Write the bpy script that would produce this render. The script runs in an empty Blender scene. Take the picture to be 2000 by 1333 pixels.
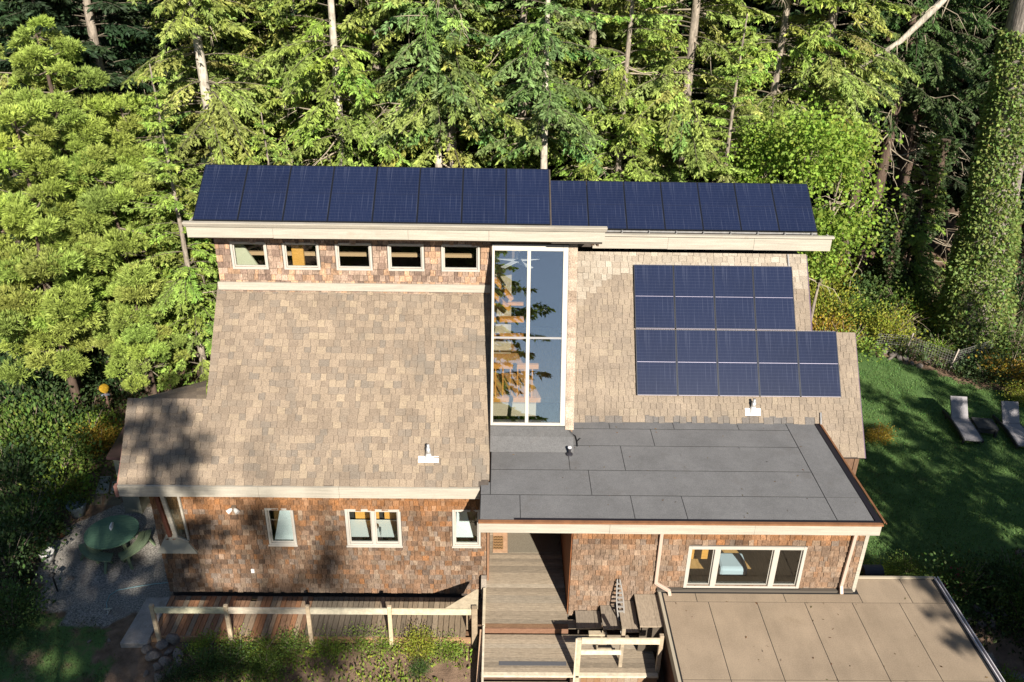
import bpy, math, random
import numpy as np
from math import sin, cos, radians, pi, sqrt, atan2, tan
from mathutils import Vector, Matrix

random.seed(7)
RNG = np.random.default_rng(11)
S = bpy.context.scene
COL = S.collection

# ------------------------------------------------------------------ camera
FPX, PITCH, YAW, ROLL = 1670.24, radians(27.296), radians(.974), radians(1.077)
CAM = Vector((0, 0, 16.75))
_f = Vector((sin(YAW)*cos(PITCH), cos(YAW)*cos(PITCH), -sin(PITCH)))
_r = Vector((cos(YAW), -sin(YAW), 0)); _u = _r.cross(_f)
RT = _r*cos(ROLL) + _u*sin(ROLL); UP = _u*cos(ROLL) - _r*sin(ROLL)
cam = bpy.data.cameras.new('camera'); camo = bpy.data.objects.new('camera', cam); COL.objects.link(camo)
m = Matrix((RT, UP, -_f)).transposed().to_4x4(); m.translation = CAM
camo.matrix_world = m
cam.sensor_width = 36; cam.lens = FPX*36/2000; cam.clip_end = 3000; cam.clip_start = .1
S.camera = camo

def ray(px, py): return RT*((px-1000)/FPX) - UP*((py-666.5)/FPX) + _f
def at_y(px, py, Y):
    d = ray(px, py); return CAM + d*(Y/d.y)
def at_z(px, py, Z):
    d = ray(px, py); return CAM + d*((Z-CAM.z)/d.z)

# ------------------------------------------------------------------ light
SUN_EL, SUN_AZ = radians(32), radians(16)      # sun to the front right
sv = Vector((sin(SUN_AZ)*cos(SUN_EL), -cos(SUN_AZ)*cos(SUN_EL), sin(SUN_EL)))
L = bpy.data.lights.new('sun', 'SUN'); L.energy = 5.0; L.angle = radians(.55); L.color = (1, .94, .83)
lo = bpy.data.objects.new('sun', L); COL.objects.link(lo); lo.location = (20, -40, 60)
lo.rotation_euler = sv.to_track_quat('Z', 'Y').to_euler()
W = bpy.data.worlds.new('World'); S.world = W; W.use_nodes = True
nt = W.node_tree; bg = nt.nodes['Background']
sky = nt.nodes.new('ShaderNodeTexSky'); sky.sky_type = 'NISHITA'; sky.sun_disc = False
sky.sun_elevation = SUN_EL; sky.sun_rotation = pi - SUN_AZ; sky.altitude = 100; sky.dust_density = .15
nt.links.new(sky.outputs[0], bg.inputs[0]); bg.inputs[1].default_value = .055
S.view_settings.view_transform = 'Standard'; S.view_settings.look = 'None'
S.view_settings.gamma = 1; S.view_settings.exposure = .98
S.render.engine = 'CYCLES'
cy = S.cycles; cy.use_denoising = True; cy.max_bounces = 7; cy.diffuse_bounces = 2; cy.glossy_bounces = 3
cy.transmission_bounces = 4; cy.transparent_max_bounces = 8; cy.sample_clamp_indirect = 6; cy.caustics_reflective = False; cy.caustics_refractive = False

# ------------------------------------------------------------------ materials
MATS = {}
def mat(name, col, rough=.85, tint=False, noise=None, bump=None, metal=0, spec=.3, stain=None, coat=0):
    """noise=(scale, amount, stretch); bump=(scale, strength, stretch); stain=(scale, colour, low, high)"""
    if name in MATS: return MATS[name]
    M = bpy.data.materials.new(name); M.use_nodes = True; t = M.node_tree; N = t.nodes; K = t.links
    p = N['Principled BSDF']; p.inputs['Roughness'].default_value = rough; p.inputs['Metallic'].default_value = metal
    p.inputs['Specular IOR Level'].default_value = spec
    if coat: p.inputs['Coat Weight'].default_value = coat; p.inputs['Coat Roughness'].default_value = .05
    rgb = N.new('ShaderNodeRGB'); rgb.outputs[0].default_value = (*[q*.87 for q in col], 1); out = rgb.outputs[0]
    tc = N.new('ShaderNodeTexCoord')
    def mixc(a, b, fac, mode='MULTIPLY'):
        x = N.new('ShaderNodeMix'); x.data_type = 'RGBA'; x.blend_type = mode
        if isinstance(fac, float): x.inputs[0].default_value = fac
        else: K.new(fac, x.inputs[0])
        K.new(a, x.inputs[6])
        if isinstance(b, tuple): x.inputs[7].default_value = b
        else: K.new(b, x.inputs[7])
        return x.outputs[2]
    def nz(scale, stretch, detail=4):
        mp = N.new('ShaderNodeMapping'); mp.inputs['Scale'].default_value = stretch; K.new(tc.outputs['Object'], mp.inputs[0])
        q = N.new('ShaderNodeTexNoise'); q.inputs['Scale'].default_value = scale; q.inputs['Detail'].default_value = detail
        q.inputs['Roughness'].default_value = .62; K.new(mp.outputs[0], q.inputs[0]); return q.outputs[0]
    if tint:
        a = N.new('ShaderNodeAttribute'); a.attribute_name = 'tint'; out = mixc(out, a.outputs[0], 1.0)
    for nn in ([noise] if isinstance(noise, tuple) else (noise or [])):
        sc, am, st = nn
        mr = N.new('ShaderNodeMapRange'); mr.inputs['From Min'].default_value = .3; mr.inputs['From Max'].default_value = .7
        mr.inputs['To Min'].default_value = 1-am; mr.inputs['To Max'].default_value = 1+am
        K.new(nz(sc, st), mr.inputs[0])
        cmb = N.new('ShaderNodeCombineColor'); [K.new(mr.outputs[0], cmb.inputs[i]) for i in range(3)]
        out = mixc(out, cmb.outputs[0], 1.0)
    if stain:
        for sc, c, lo_, hi_ in (stain if isinstance(stain, list) else [stain]):
            mr = N.new('ShaderNodeMapRange'); mr.inputs['From Min'].default_value = lo_; mr.inputs['From Max'].default_value = hi_
            K.new(nz(sc, (1, 1, 1), 5), mr.inputs[0]); out = mixc(out, (*c, 1), mr.outputs[0], 'MIX')
    K.new(out, p.inputs['Base Color'])
    if bump:
        b = N.new('ShaderNodeBump'); b.inputs['Strength'].default_value = bump[1]; b.inputs['Distance'].default_value = .02
        K.new(nz(bump[0], bump[2] if len(bump) > 2 else (1, 1, 1), 5), b.inputs['Height']); K.new(b.outputs[0], p.inputs['Normal'])
    MATS[name] = M; return M

def leafmat(name, col, trans=.35, rough=.6):
    M = bpy.data.materials.new(name); M.use_nodes = True; t = M.node_tree; N = t.nodes; K = t.links
    p = N['Principled BSDF']; p.inputs['Roughness'].default_value = rough; p.inputs['Specular IOR Level'].default_value = .25
    a = N.new('ShaderNodeAttribute'); a.attribute_name = 'tint'
    x = N.new('ShaderNodeMix'); x.data_type = 'RGBA'; x.blend_type = 'MULTIPLY'; x.inputs[0].default_value = 1
    x.inputs[6].default_value = (*col, 1); K.new(a.outputs[0], x.inputs[7])
    K.new(x.outputs[2], p.inputs['Base Color'])
    tr = N.new('ShaderNodeBsdfTranslucent'); K.new(x.outputs[2], tr.inputs[0])
    mx = N.new('ShaderNodeMixShader'); mx.inputs[0].default_value = trans
    K.new(p.outputs[0], mx.inputs[1]); K.new(tr.outputs[0], mx.inputs[2]); K.new(mx.outputs[0], N['Material Output'].inputs[0])
    return M

def glassmat(name, refl=.3, tintc=(.9, .95, .95)):
    M = bpy.data.materials.new(name); M.use_nodes = True; t = M.node_tree; N = t.nodes; K = t.links
    N.remove(N['Principled BSDF'])
    g = N.new('ShaderNodeBsdfGlossy'); g.inputs['Roughness'].default_value = .0
    tr = N.new('ShaderNodeBsdfTransparent'); tr.inputs[0].default_value = (*tintc, 1)
    fr = N.new('ShaderNodeFresnel'); ge = N.new('ShaderNodeNewGeometry'); io = N.new('ShaderNodeMapRange'); io.inputs['To Min'].default_value = 1.5; io.inputs['To Max'].default_value = 1/1.5
    K.new(ge.outputs['Backfacing'], io.inputs[0]); K.new(io.outputs[0], fr.inputs[0])
    ad = N.new('ShaderNodeMath'); ad.operation = 'ADD'; ad.use_clamp = True; ad.inputs[1].default_value = refl; K.new(fr.outputs[0], ad.inputs[0])
    mx = N.new('ShaderNodeMixShader'); K.new(ad.outputs[0], mx.inputs[0]); K.new(tr.outputs[0], mx.inputs[1]); K.new(g.outputs[0], mx.inputs[2])
    K.new(mx.outputs[0], N['Material Output'].inputs[0]); return M

def panelmat():
    M = bpy.data.materials.new('solar_cells'); M.use_nodes = True; t = M.node_tree; N = t.nodes; K = t.links
    p = N['Principled BSDF']; tc = N.new('ShaderNodeTexCoord'); sp = N.new('ShaderNodeSeparateXYZ'); K.new(tc.outputs['Object'], sp.inputs[0])
    def line(o, per, w):
        a = N.new('ShaderNodeMath'); a.operation = 'DIVIDE'; a.inputs[1].default_value = per; K.new(o, a.inputs[0])
        f = N.new('ShaderNodeMath'); f.operation = 'FRACT'; K.new(a.outputs[0], f.inputs[0])
        g = N.new('ShaderNodeMath'); g.operation = 'LESS_THAN'; g.inputs[1].default_value = w; K.new(f.outputs[0], g.inputs[0]); return g.outputs[0]
    c1 = N.new('ShaderNodeMath'); c1.operation = 'MULTIPLY_ADD'; c1.inputs[1].default_value = .25; K.new(line(sp.outputs[0], .0365, .16), c1.inputs[0])
    c2 = N.new('ShaderNodeMath'); c2.operation = 'MULTIPLY'; c2.inputs[1].default_value = .5; K.new(line(sp.outputs[1], .0915, .07), c2.inputs[0])
    K.new(c2.outputs[0], c1.inputs[2])
    nz = N.new('ShaderNodeTexNoise'); nz.inputs['Scale'].default_value = 1.3; nz.inputs['Detail'].default_value = 3; K.new(tc.outputs['Object'], nz.inputs[0])
    oi = N.new('ShaderNodeObjectInfo'); om = N.new('ShaderNodeMath'); om.operation = 'MULTIPLY_ADD'; om.inputs[1].default_value = .5; om.inputs[2].default_value = .25
    K.new(oi.outputs['Random'], om.inputs[0])
    a2 = N.new('ShaderNodeMath'); a2.operation = 'ADD'; K.new(nz.outputs[0], a2.inputs[0]); K.new(om.outputs[0], a2.inputs[1])
    m0 = N.new('ShaderNodeMix'); m0.data_type = 'RGBA'; m0.inputs[6].default_value = (.005, .008, .023, 1); m0.inputs[7].default_value = (.01, .0155, .042, 1); K.new(a2.outputs[0], m0.inputs[0])
    mx = N.new('ShaderNodeMix'); mx.data_type = 'RGBA'; mx.inputs[7].default_value = (.05, .058, .095, 1)
    K.new(m0.outputs[2], mx.inputs[6]); sm = N.new('ShaderNodeMapping'); sm.inputs['Scale'].default_value = (34, .9, 1); K.new(tc.outputs['Object'], sm.inputs[0])
    s1 = N.new('ShaderNodeTexNoise'); s1.inputs['Scale'].default_value = 1.; s1.inputs['Detail'].default_value = 2; K.new(sm.outputs[0], s1.inputs[0])
    s2 = N.new('ShaderNodeMapRange'); s2.inputs['From Min'].default_value = .56; s2.inputs['From Max'].default_value = .74; s2.inputs['To Max'].default_value = .55; K.new(s1.outputs[0], s2.inputs[0])
    c3 = N.new('ShaderNodeMath'); c3.operation = 'ADD'; c3.use_clamp = True; K.new(c1.outputs[0], c3.inputs[0]); K.new(s2.outputs[0], c3.inputs[1])
    K.new(c3.outputs[0], mx.inputs[0]); K.new(mx.outputs[2], p.inputs['Base Color'])
    p.inputs['Roughness'].default_value = .2; p.inputs['Specular IOR Level'].default_value = .27
    return M

# ------------------------------------------------------------------ mesh builder
class MB:
    def __init__(s): s.v = []; s.f = []; s.t = []
    def face(s, pts, t=1.0):
        i = len(s.v); s.v += [tuple(p) for p in pts]; s.f.append(tuple(range(i, i+len(pts)))); s.t.append(t)
    def hexa(s, p, t=1.0):          # p: 4 bottom, 4 top (same winding, counter-clockwise seen from the top)
        i = len(s.v); s.v += [tuple(q) for q in p]
        for f in ((3, 2, 1, 0), (4, 5, 6, 7), (0, 1, 5, 4), (1, 2, 6, 5), (2, 3, 7, 6), (3, 0, 4, 7)):
            s.f.append(tuple(i+k for k in f)); s.t.append(t)
    def box(s, x0, x1, y0, y1, z0, z1, t=1.0):
        s.hexa([(x0, y0, z0), (x1, y0, z0), (x1, y1, z0), (x0, y1, z0), (x0, y0, z1), (x1, y0, z1), (x1, y1, z1), (x0, y1, z1)], t)
    def obox(s, o, u, v, n, t=1.0):  # corner + three edge vectors
        o, u, v, n = map(Vector, (o, u, v, n))
        if u.cross(v).dot(n) < 0: u, v = v, u
        s.hexa([o, o+u, o+u+v, o+v, o+n, o+u+n, o+u+v+n, o+v+n], t)
    def bar(s, a, b, w, h, up=(0, 0, 1), t=1.0):
        a, b = Vector(a), Vector(b); d = b-a; sd = d.cross(Vector(up)).normalized(); n = sd.cross(d).normalized()
        s.obox(a-sd*w/2-n*h/2, d, sd*w, n*h, t)
    def tube(s, pts, rad, n=8, t=1.0, cap=True):
        pts = [Vector(p) for p in pts]; rad = rad if isinstance(rad, (list, tuple)) else [rad]*len(pts)
        i0 = len(s.v); ref = Vector((0, 0, 1)) if abs((pts[-1]-pts[0]).normalized().z) < .9 else Vector((1, 0, 0))
        for k, p in enumerate(pts):
            d = (pts[min(k+1, len(pts)-1)] - pts[max(k-1, 0)]).normalized(); a = d.cross(ref).normalized(); b = d.cross(a)
            for j in range(n):
                q = 2*pi*j/n; s.v.append(tuple(p + (a*cos(q) + b*sin(q))*rad[k]))
        for k in range(len(pts)-1):
            for j in range(n):
                a = i0+k*n+j; b = i0+k*n+(j+1) % n
                s.f.append((a, a+n, b+n, b)); s.t.append(t)
        if cap:
            s.f.append(tuple(i0+j for j in range(n))); s.t.append(t)
            s.f.append(tuple(i0+(len(pts)-1)*n+j for j in reversed(range(n)))); s.t.append(t)
    def lathe(s, c, prof, n=20, t=1.0):
        i0 = len(s.v)
        for r, z in prof:
            for j in range(n): s.v.append((c[0]+r*cos(2*pi*j/n), c[1]+r*sin(2*pi*j/n), c[2]+z))
        for k in range(len(prof)-1):
            for j in range(n):
                a = i0+k*n+j; b = i0+k*n+(j+1) % n; s.f.append((a, b, b+n, a+n)); s.t.append(t)
    def build(s, name, m, parent=None, label=None, smooth=False, bevel=0, inv=None):
        me = bpy.data.meshes.new(name)
        v = s.v
        if inv is not None: v = [tuple(inv @ Vector(p)) for p in v]
        me.from_pydata(v, [], s.f); me.materials.append(m)
        a = me.attributes.new('tint', 'FLOAT_COLOR', 'FACE')
        c = np.ones((len(s.t), 4), np.float32)
        for k, t in enumerate(s.t): c[k, :3] = t
        a.data.foreach_set('color', c.ravel())
        if smooth: me.polygons.foreach_set('use_smooth', [True]*len(me.polygons))
        me.update()
        o = bpy.data.objects.new(name, me); COL.objects.link(o)
        if parent: o.parent = parent
        if label: o['label'] = label
        if bevel:
            b = o.modifiers.new('bevel', 'BEVEL'); b.width = bevel; b.segments = 2; b.limit_method = 'ANGLE'
        return o

def tag(o, label, cat, group=None, kind=None):
    if label: o['label'] = label
    if cat: o['category'] = cat
    if group: o['group'] = group
    if kind: o['kind'] = kind
    return o
def thing(name, label, cat, loc=(0, 0, 0), rz=0, group=None):
    o = bpy.data.objects.new(name, None); COL.objects.link(o); o.location = loc; o.rotation_euler = (0, 0, rz); o.empty_display_size = .2
    return tag(o, label, cat, group)
def structure(o): o['kind'] = 'structure'; return o

def quads_mesh(name, V, T):
    """V (N,4,3) leaf quads, T (N,3) tints"""
    n = len(V); me = bpy.data.meshes.new(name); me.vertices.add(n*4); me.vertices.foreach_set('co', V.astype(np.float32).ravel())
    me.loops.add(n*4); me.loops.foreach_set('vertex_index', np.arange(n*4, dtype=np.int32)); me.polygons.add(n)
    me.polygons.foreach_set('loop_start', np.arange(0, n*4, 4, dtype=np.int32))
    a = me.attributes.new('tint', 'FLOAT_COLOR', 'FACE'); c = np.ones((n, 4), np.float32); c[:, :3] = T; a.data.foreach_set('color', c.ravel())
    me.update(); me.validate(); return me
def norm(a): return a/np.maximum(np.linalg.norm(a, axis=-1, keepdims=True), 1e-9)
def leaves(P, D, l, w, rng, fold=.0):
    n = len(P); D = norm(D); s = norm(np.cross(D, rng.normal(size=(n, 3)))); l = l[:, None]; w = w[:, None]
    mid = P + D*l*.45
    return np.stack([P, mid + s*w*.5, P + D*l, mid - s*w*.5], 1)

# ------------------------------------------------------------------ shingle tabs on a plane
def subtract(iv, cut):
    out = []
    for a, b in iv:
        c, d = cut
        if d <= a or c >= b: out.append((a, b)); continue
        if c > a: out.append((a, c))
        if d < b: out.append((d, b))
    return out
def tabs(mb, O, U, V, poly, expo, wr, pal, th, rng, gap=.004, cuts=(), wavy=.0, v_off=0., butt=.0):
    """O origin, U/V unit vectors in the plane, poly convex [(u,v)], cuts [(u0,u1,v0,v1)], pal(rng,u,v)->tint"""
    O, U, V = Vector(O), Vector(U), Vector(V); N = U.cross(V)
    vmin = min(p[1] for p in poly); vmax = max(p[1] for p in poly)
    v = vmin + v_off; row = 0
    while v < vmax-1e-4:
        v1 = min(v+expo, vmax); vm = (v+v1)/2; us = []
        for (a, b) in zip(poly, poly[1:]+poly[:1]):
            if (a[1]-vm)*(b[1]-vm) < 0: us.append(a[0] + (b[0]-a[0])*(vm-a[1])/(b[1]-a[1]))
        if len(us) >= 2:
            iv = [(min(us), max(us))]
            for (c0, c1, d0, d1) in cuts:
                if d0 < vm < d1: iv = subtract(iv, (c0, c1))
            for a, b in iv:
                u = a
                while u < b-.01:
                    w = rng.uniform(*wr)
                    if b-(u+w) < wr[0]*.6: w = b-u
                    e = min(u+w, b); t = rng.uniform(*th); dv = rng.uniform(-wavy, wavy); bu = rng.uniform(0, butt)
                    o = O+U*(u+gap*.5)+V*(v+dv); uu = U*(e-u-gap); top = v1+expo*.12-v-dv
                    q = [o, o+uu, o+uu+V*top+N*.001, o+V*top+N*.001]
                    r = [o+N*t, o+uu+N*(t+rng.uniform(-.2, .2)*t), o+uu+V*top+N*(t*.35), o+V*top+N*(t*.35)]
                    mb.hexa(q+r, pal(rng, (u+e)/2, vm)); u = e
        v = v1; row += 1
def mixt(a, b, k): return tuple(a[i]*(1-k)+b[i]*k for i in range(3))
# ================================================================== HOUSE
M_TAB = mat('asphalt_shingle', (1, 1, 1), .95, tint=True, noise=[(38, .3, (1, 1, 1)), (1.1, .14, (1, 1, 1))], bump=(220, .35), stain=[(.9, (.17, .145, .118), .56, .85), (3.5, (.13, .115, .09), .66, .85)], spec=.1)
M_CEDAR = mat('cedar_shingle', (1, 1, 1), .9, tint=True, noise=[(9, .5, (9, 9, .7)), (2.2, .3, (1, 1, 1)), (30, .25, (1, 1, 1))], bump=(14, .35, (9, 9, .6)), stain=[(2.4, (.08, .058, .045), .6, .9)], spec=.12)
M_CREAM = mat('cream_paint', (.44, .395, .325), .6, noise=[(3, .12, (.3, 2, 6)), (25, .06, (1, 1, 1)), (7, .1, (.25, 1, 5))], stain=[(2.2, (.33, .28, .22), .6, .85), (14, (.25, .2, .15), .7, .8)], spec=.3)
M_WHITE = mat('white_frame', (.49, .45, .395), .5, noise=(6, .05, (1, 1, 1)))
M_CORE = mat('wall_sheathing', (.06, .045, .035), .95)
M_UNDER = mat('soffit_board', (.075, .06, .05), .9, noise=(8, .2, (1, 1, 1)))
M_ROLL = mat('roll_roofing', (.172, .168, .17), .95, tint=True, noise=[(34, .2, (1, 1, 1)), (1.3, .12, (1, 1, 1)), (9, .06, (1, 1, 1))], stain=[(1.1, (.12, .11, .105), .6, .85), (5, (.07, .07, .07), .72, .8)], bump=(260, .3), spec=.12)
M_TANROLL = mat('tan_roll_roofing', (.335, .258, .185), .95, tint=True, noise=[(36, .13, (1, 1, 1)), (.9, .13, (1, 1, 1)), (3, .07, (1, .25, 1))], bump=(240, .25), stain=(.8, (.17, .12, .075), .64, .9), spec=.1)
M_SEAM = mat('tar_seam', (.02, .02, .022), .8)
M_DARKMETAL = mat('dark_gutter_metal', (.018, .016, .022), .4, metal=.2)
M_COPPER = mat('copper_trim', (.32, .15, .075), .5, metal=.3, noise=(4, .2, (1, 1, 1)))
M_METAL = mat('galvanised_metal', (.62, .6, .58), .35, metal=.6, noise=(9, .2, (1, 1, 1)))
M_BLACK = mat('black_rubber', (.015, .015, .016), .6)
M_WOODI = mat('golden_timber', (.8, .36, .08), .5, noise=(5, .2, (1, 1, 12)))
M_FLOORI = mat('plank_floor', (.7, .36, .13), .5, noise=(4, .25, (12, 1, 1)))
M_PLASTER = mat('cream_plaster', (.68, .58, .4), .85)
M_DARKROOM = mat('dark_room_wall', (.05, .04, .034), .9)
M_STONE_I = mat('pale_stone_wall', (.62, .52, .36), .9, noise=(5, .25, (1, 1, 1)), bump=(6, .8))
M_CURTAIN = mat('white_blind', (.85, .83, .8), .8)
M_GLASS = glassmat('window_glass', .04)
M_BIGGLASS = glassmat('tall_glass', .2, (.97, .985, .985))
M_GREYWOOD = mat('weathered_wood', (1, 1, 1), .9, tint=True, noise=[(5, .22, (1.2, 7, 7)), (20, .1, (1, 1, 1))], bump=(6, .3, (1, 12, 12)), spec=.12)
M_GREYWOODY = mat('weathered_board', (1, 1, 1), .9, tint=True, noise=[(5, .22, (7, 1.2, 7)), (20, .1, (1, 1, 1))], bump=(6, .3, (12, 1, 12)), spec=.12)
M_PAINTRAIL = mat('pale_rail_paint', (.6, .52, .4), .75, tint=True, noise=[(4, .2, (2, 2, 2)), (14, .1, (.5, 4, 4))])

rr = random.Random(3)
TAN, BRN, GRY, LTN = (.315, .243, .176), (.215, .166, .126), (.175, .15, .126), (.36, .28, .195)
def pal_roof_a(r, u, v):
    k = r.random(); b = TAN if k < .34 else BRN if k < .68 else GRY if k < .9 else LTN
    return mixt(b, mixt(BRN, TAN, .5), r.uniform(.3, .8))
def pal_roof_b(r, u, v):
    k = r.random(); b = (.275, .22, .168) if k < .6 else (.23, .185, .145) if k < .85 else (.31, .25, .185)
    if v < .16 and u < 8.7: b = (.115, .115, .12) if r.random() < .5 else b
    if v > 4.05+.25*sin(u*2.1) or (u < 3.0 and v > 3.1+(u-2)*.9): b = mixt(b, (.6, .54, .45), r.uniform(.25, .7))
    return mixt(b, (.265, .21, .16), r.uniform(.2, .6))
OR, BR2, GR2, LG, DK = (.3, .13, .048), (.19, .106, .06), (.19, .152, .124), (.28, .205, .145), (.09, .06, .045)
def pal_cedar(base, top, ztop):
    def f(r, u, v):
        k = r.random(); h = max(0, min(1, (v-base)/(top-base)))
        b = BR2 if k < .36 else GR2 if k < .56 else LG if k < .74 else DK if k < .85 else OR if k > .97-.06*h else mixt(OR, BR2, .5)
        if v > ztop: b = mixt(b, OR, r.uniform(.5, .95))
        b = mixt(b, BR2, r.uniform(.15, .65)); b = mixt(b, GR2, r.uniform(.1, .5)*(1-h))
        q = r.uniform(.78, 1.2); return tuple(c*q for c in b)
    return f

house = thing('house', 'brown shingled house with tan shingle roofs, cream fascias and a tall glass wall', 'house', (0, 20, 0))
HINV = Matrix.Translation((0, -20, 0))
def hb(mb, name, m, parent=None, **k):      # house part: mesh in house coordinates
    return mb.build(name, m, parent or house, inv=HINV, **k)

def prism(mb, x0, x1, yz, t=1.0):
    n = len(yz); mb.face([(x0, y, z) for y, z in yz], t); mb.face([(x1, y, z) for y, z in reversed(yz)], t)
    for (a, b), (c, d) in zip(yz, yz[1:]+yz[:1]): mb.face([(x0, a, b), (x1, a, b), (x1, c, d), (x0, c, d)], t)
def boards(mb, x0, x1, y0, y1, z0, z1, n):      # a fascia made of n butted boards, slightly out of line, with nail heads
    e = [x0]+[x0+(x1-x0)*(k+rr.uniform(-.2, .2))/n for k in range(1, n)]+[x1]
    for a, b in zip(e, e[1:]):
        d = rr.uniform(-.004, .004); f = rr.uniform(-.007, .007); mb.hexa([(a+.003, y0+d, z0+f), (b-.003, y0+d, z0-f), (b-.003, y1, z0-f), (a+.003, y1, z0+f), (a+.003, y0+d, z1), (b-.003, y0+d, z1), (b-.003, y1, z1), (a+.003, y1, z1)])
def wall_cells(mb, x0, x1, z0, z1, y0, y1, openings):
    xs = sorted({x0, x1, *[a for o in openings for a in o[:2]]}); zs = sorted({z0, z1, *[a for o in openings for a in o[2:]]})
    for a, b in zip(xs, xs[1:]):
        for c, d in zip(zs, zs[1:]):
            mx, mz = (a+b)/2, (c+d)/2
            if not any(o[0] < mx < o[1] and o[2] < mz < o[3] for o in openings): mb.box(a, b, y0, y1, c, d)
def shingled_wall(x0, x1, z0, z1, Y, openings, pal, expo=.162, wr=(.075, .2), label=None):
    mb = MB(); wall_cells(mb, x0, x1, z0, z1, Y, Y+.14, openings); w = hb(mb, 'wall', M_CORE, label=label)
    mb = MB(); tabs(mb, (0, Y-.003, 0), (1, 0, 0), (0, 0, 1), [(x0, z0), (x1, z0), (x1, z1), (x0, z1)], expo, wr, pal, (.028, .055), rr, gap=.009,
                    cuts=[(o[0]-.05, o[1]+.05, o[2]-.05, o[3]+.05) for o in openings], wavy=.009)
    hb(mb, 'shingle_cladding', M_CEDAR, w); return w

def window(x0, x1, z0, z1, Y, splits=(), fw=.075, glass=None, label=None, sill=True, mw=.09):
    """outer casing x0..x1, z0..z1; splits = x centres of the mullions"""
    mb = MB(); a, b = Y-.045, Y+.03
    mb.box(x0, x0+fw, a, b, z0, z1); mb.box(x1-fw, x1, a, b, z0, z1); mb.box(x0+fw, x1-fw, a, b, z1-fw, z1); mb.box(x0+fw, x1-fw, a, b, z0, z0+fw)
    for s in splits: mb.box(s-mw/2, s+mw/2, a+.003, b, z0+fw, z1-fw)
    w = hb(mb, 'window', M_WHITE, label=label, bevel=.006)
    ed = [x0+fw] + [q for s in splits for q in (s-mw/2, s+mw/2)] + [x1-fw]
    for c, d in zip(ed[::2], ed[1::2]):
        s = MB(); t = .028
        s.box(c, c+t, Y+.012, Y+.05, z0+fw, z1-fw); s.box(d-t, d, Y+.012, Y+.05, z0+fw, z1-fw); s.box(c+t, d-t, Y+.012, Y+.05, z1-fw-t, z1-fw); s.box(c+t, d-t, Y+.012, Y+.05, z0+fw, z0+fw+t)
        sh = hb(s, 'sash', M_WHITE, w)
        p = MB(); p.box(c+t, d-t, Y+.03, Y+.036, z0+fw+t, z1-fw-t); hb(p, 'pane', glass or M_GLASS, w)
    if sill:
        s = MB(); s.box(x0-.02, x1+.02, Y-.075, Y-.047, z0-.012, z0+.03); hb(s, 'sill', M_WHITE, w)
    return w

# ---- lower left front wall
OP_L = [(-5.83, -5.2, 1.87, 2.98), (-3.82, -2.49, 1.86, 2.97), (-1.1, -.46, 1.86, 2.98)]
shingled_wall(-8.7, -.27, .22, 3.9, 17.3, OP_L, pal_cedar(.2, 3.4, 3.05))
window(-5.87, -5.16, 1.83, 3.02, 17.3, fw=.06); window(-3.86, -2.45, 1.82, 3.01, 17.3, splits=(-3.155,), label='double casement window above the kitchen sink'); window(-1.14, -.42, 1.82, 3.02, 17.3, fw=.06)
# sheathing skirt under the shingles
mb = MB(); mb.box(-8.66, -.3, 17.36, 17.44, -.3, .22); hb(mb, 'foundation', M_UNDER)
# ---- the left bay: its corner is cut back, with a sloping sill board and a side window
lb = lambda px, py, Y: at_y(px, py, Y)
mb = MB(); mb.face([(-8.72, 17.28, 1.62), (-7.75, 17.28, 1.62), (-7.98, 17.28, 2.05), (-8.35, 17.28, 2.12)])
mb.hexa([(-8.78, 17.2, 1.58), (-7.75, 17.2, 1.58), (-7.75, 17.29, 1.58), (-8.78, 17.29, 1.58), (-8.45, 17.26, 2.2), (-8.02, 17.26, 2.05), (-8.02, 17.29, 2.05), (-8.45, 17.29, 2.2)])
hb(mb, 'bay_sill', mat('bay_sill_paint', (.4, .37, .3), .7))
mb = MB(); mb.bar((-8.52, 17.24, 3.6), (-8.36, 17.24, 2.12), .09, .09, (0, 1, 0)); hb(mb, 'corner_post', mat('red_brown_paint', (.14, .05, .03), .8))
wb = MB(); wb.bar((-8.36, 17.22, 3.6), (-8.2, 17.22, 2.1), .1, .07, (0, 1, 0)); wb.bar((-7.95, 17.22, 3.6), (-7.9, 17.22, 2.05), .05, .06, (0, 1, 0)); wb.bar((-8.2, 17.22, 2.12), (-7.9, 17.22, 1.98), .05, .06, (0, 1, 0))
w = hb(wb, 'window', M_CREAM, label='corner window of the left bay')
p = MB(); p.hexa([(-8.24, 17.215, 2.12), (-7.92, 17.215, 2.02), (-7.92, 17.225, 2.02), (-8.24, 17.225, 2.12), (-8.33, 17.215, 3.6), (-7.95, 17.215, 3.6), (-7.95, 17.225, 3.6), (-8.33, 17.225, 3.6)]); hb(p, 'pane', M_GLASS, w)
# ---- other outer walls (side and back)
mb = MB()
mb.box(-8.7, -8.56, 17.46, 18.4, -.3, 3.9); mb.box(-8.7, -7.2, 18.4, 18.54, -.3, 4.6); mb.box(-7.3, 8.8, 25.02, 25.16, -.3, 9.2)
prism(mb, -7.27, -7.15, [(18.56, -.3), (18.56, 5.3), (20.6, 7.4), (20.65, 9.6), (21.4, 10.3), (25, 8.9), (25, -.3)]); prism(mb, 8.66, 8.78, [(20.02, -.3), (20.02, 3.9), (23, 7.45), (25, 7.45), (25, -.3)]); prism(mb, 9.86, 9.98, [(19.4, -.3), (19.4, 3.3), (21.5, 5.75), (21.5, -.3)]); mb.box(8.86, 9.84, 19.4, 19.52, -.3, 3.3); mb.box(8.86, 9.98, 21.52, 21.64, -.3, 5.7)
hb(mb, 'wall', mat('cedar_side_wall', (.17, .1, .062), .9, noise=[(4, .3, (6, 6, 1))]))
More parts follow.
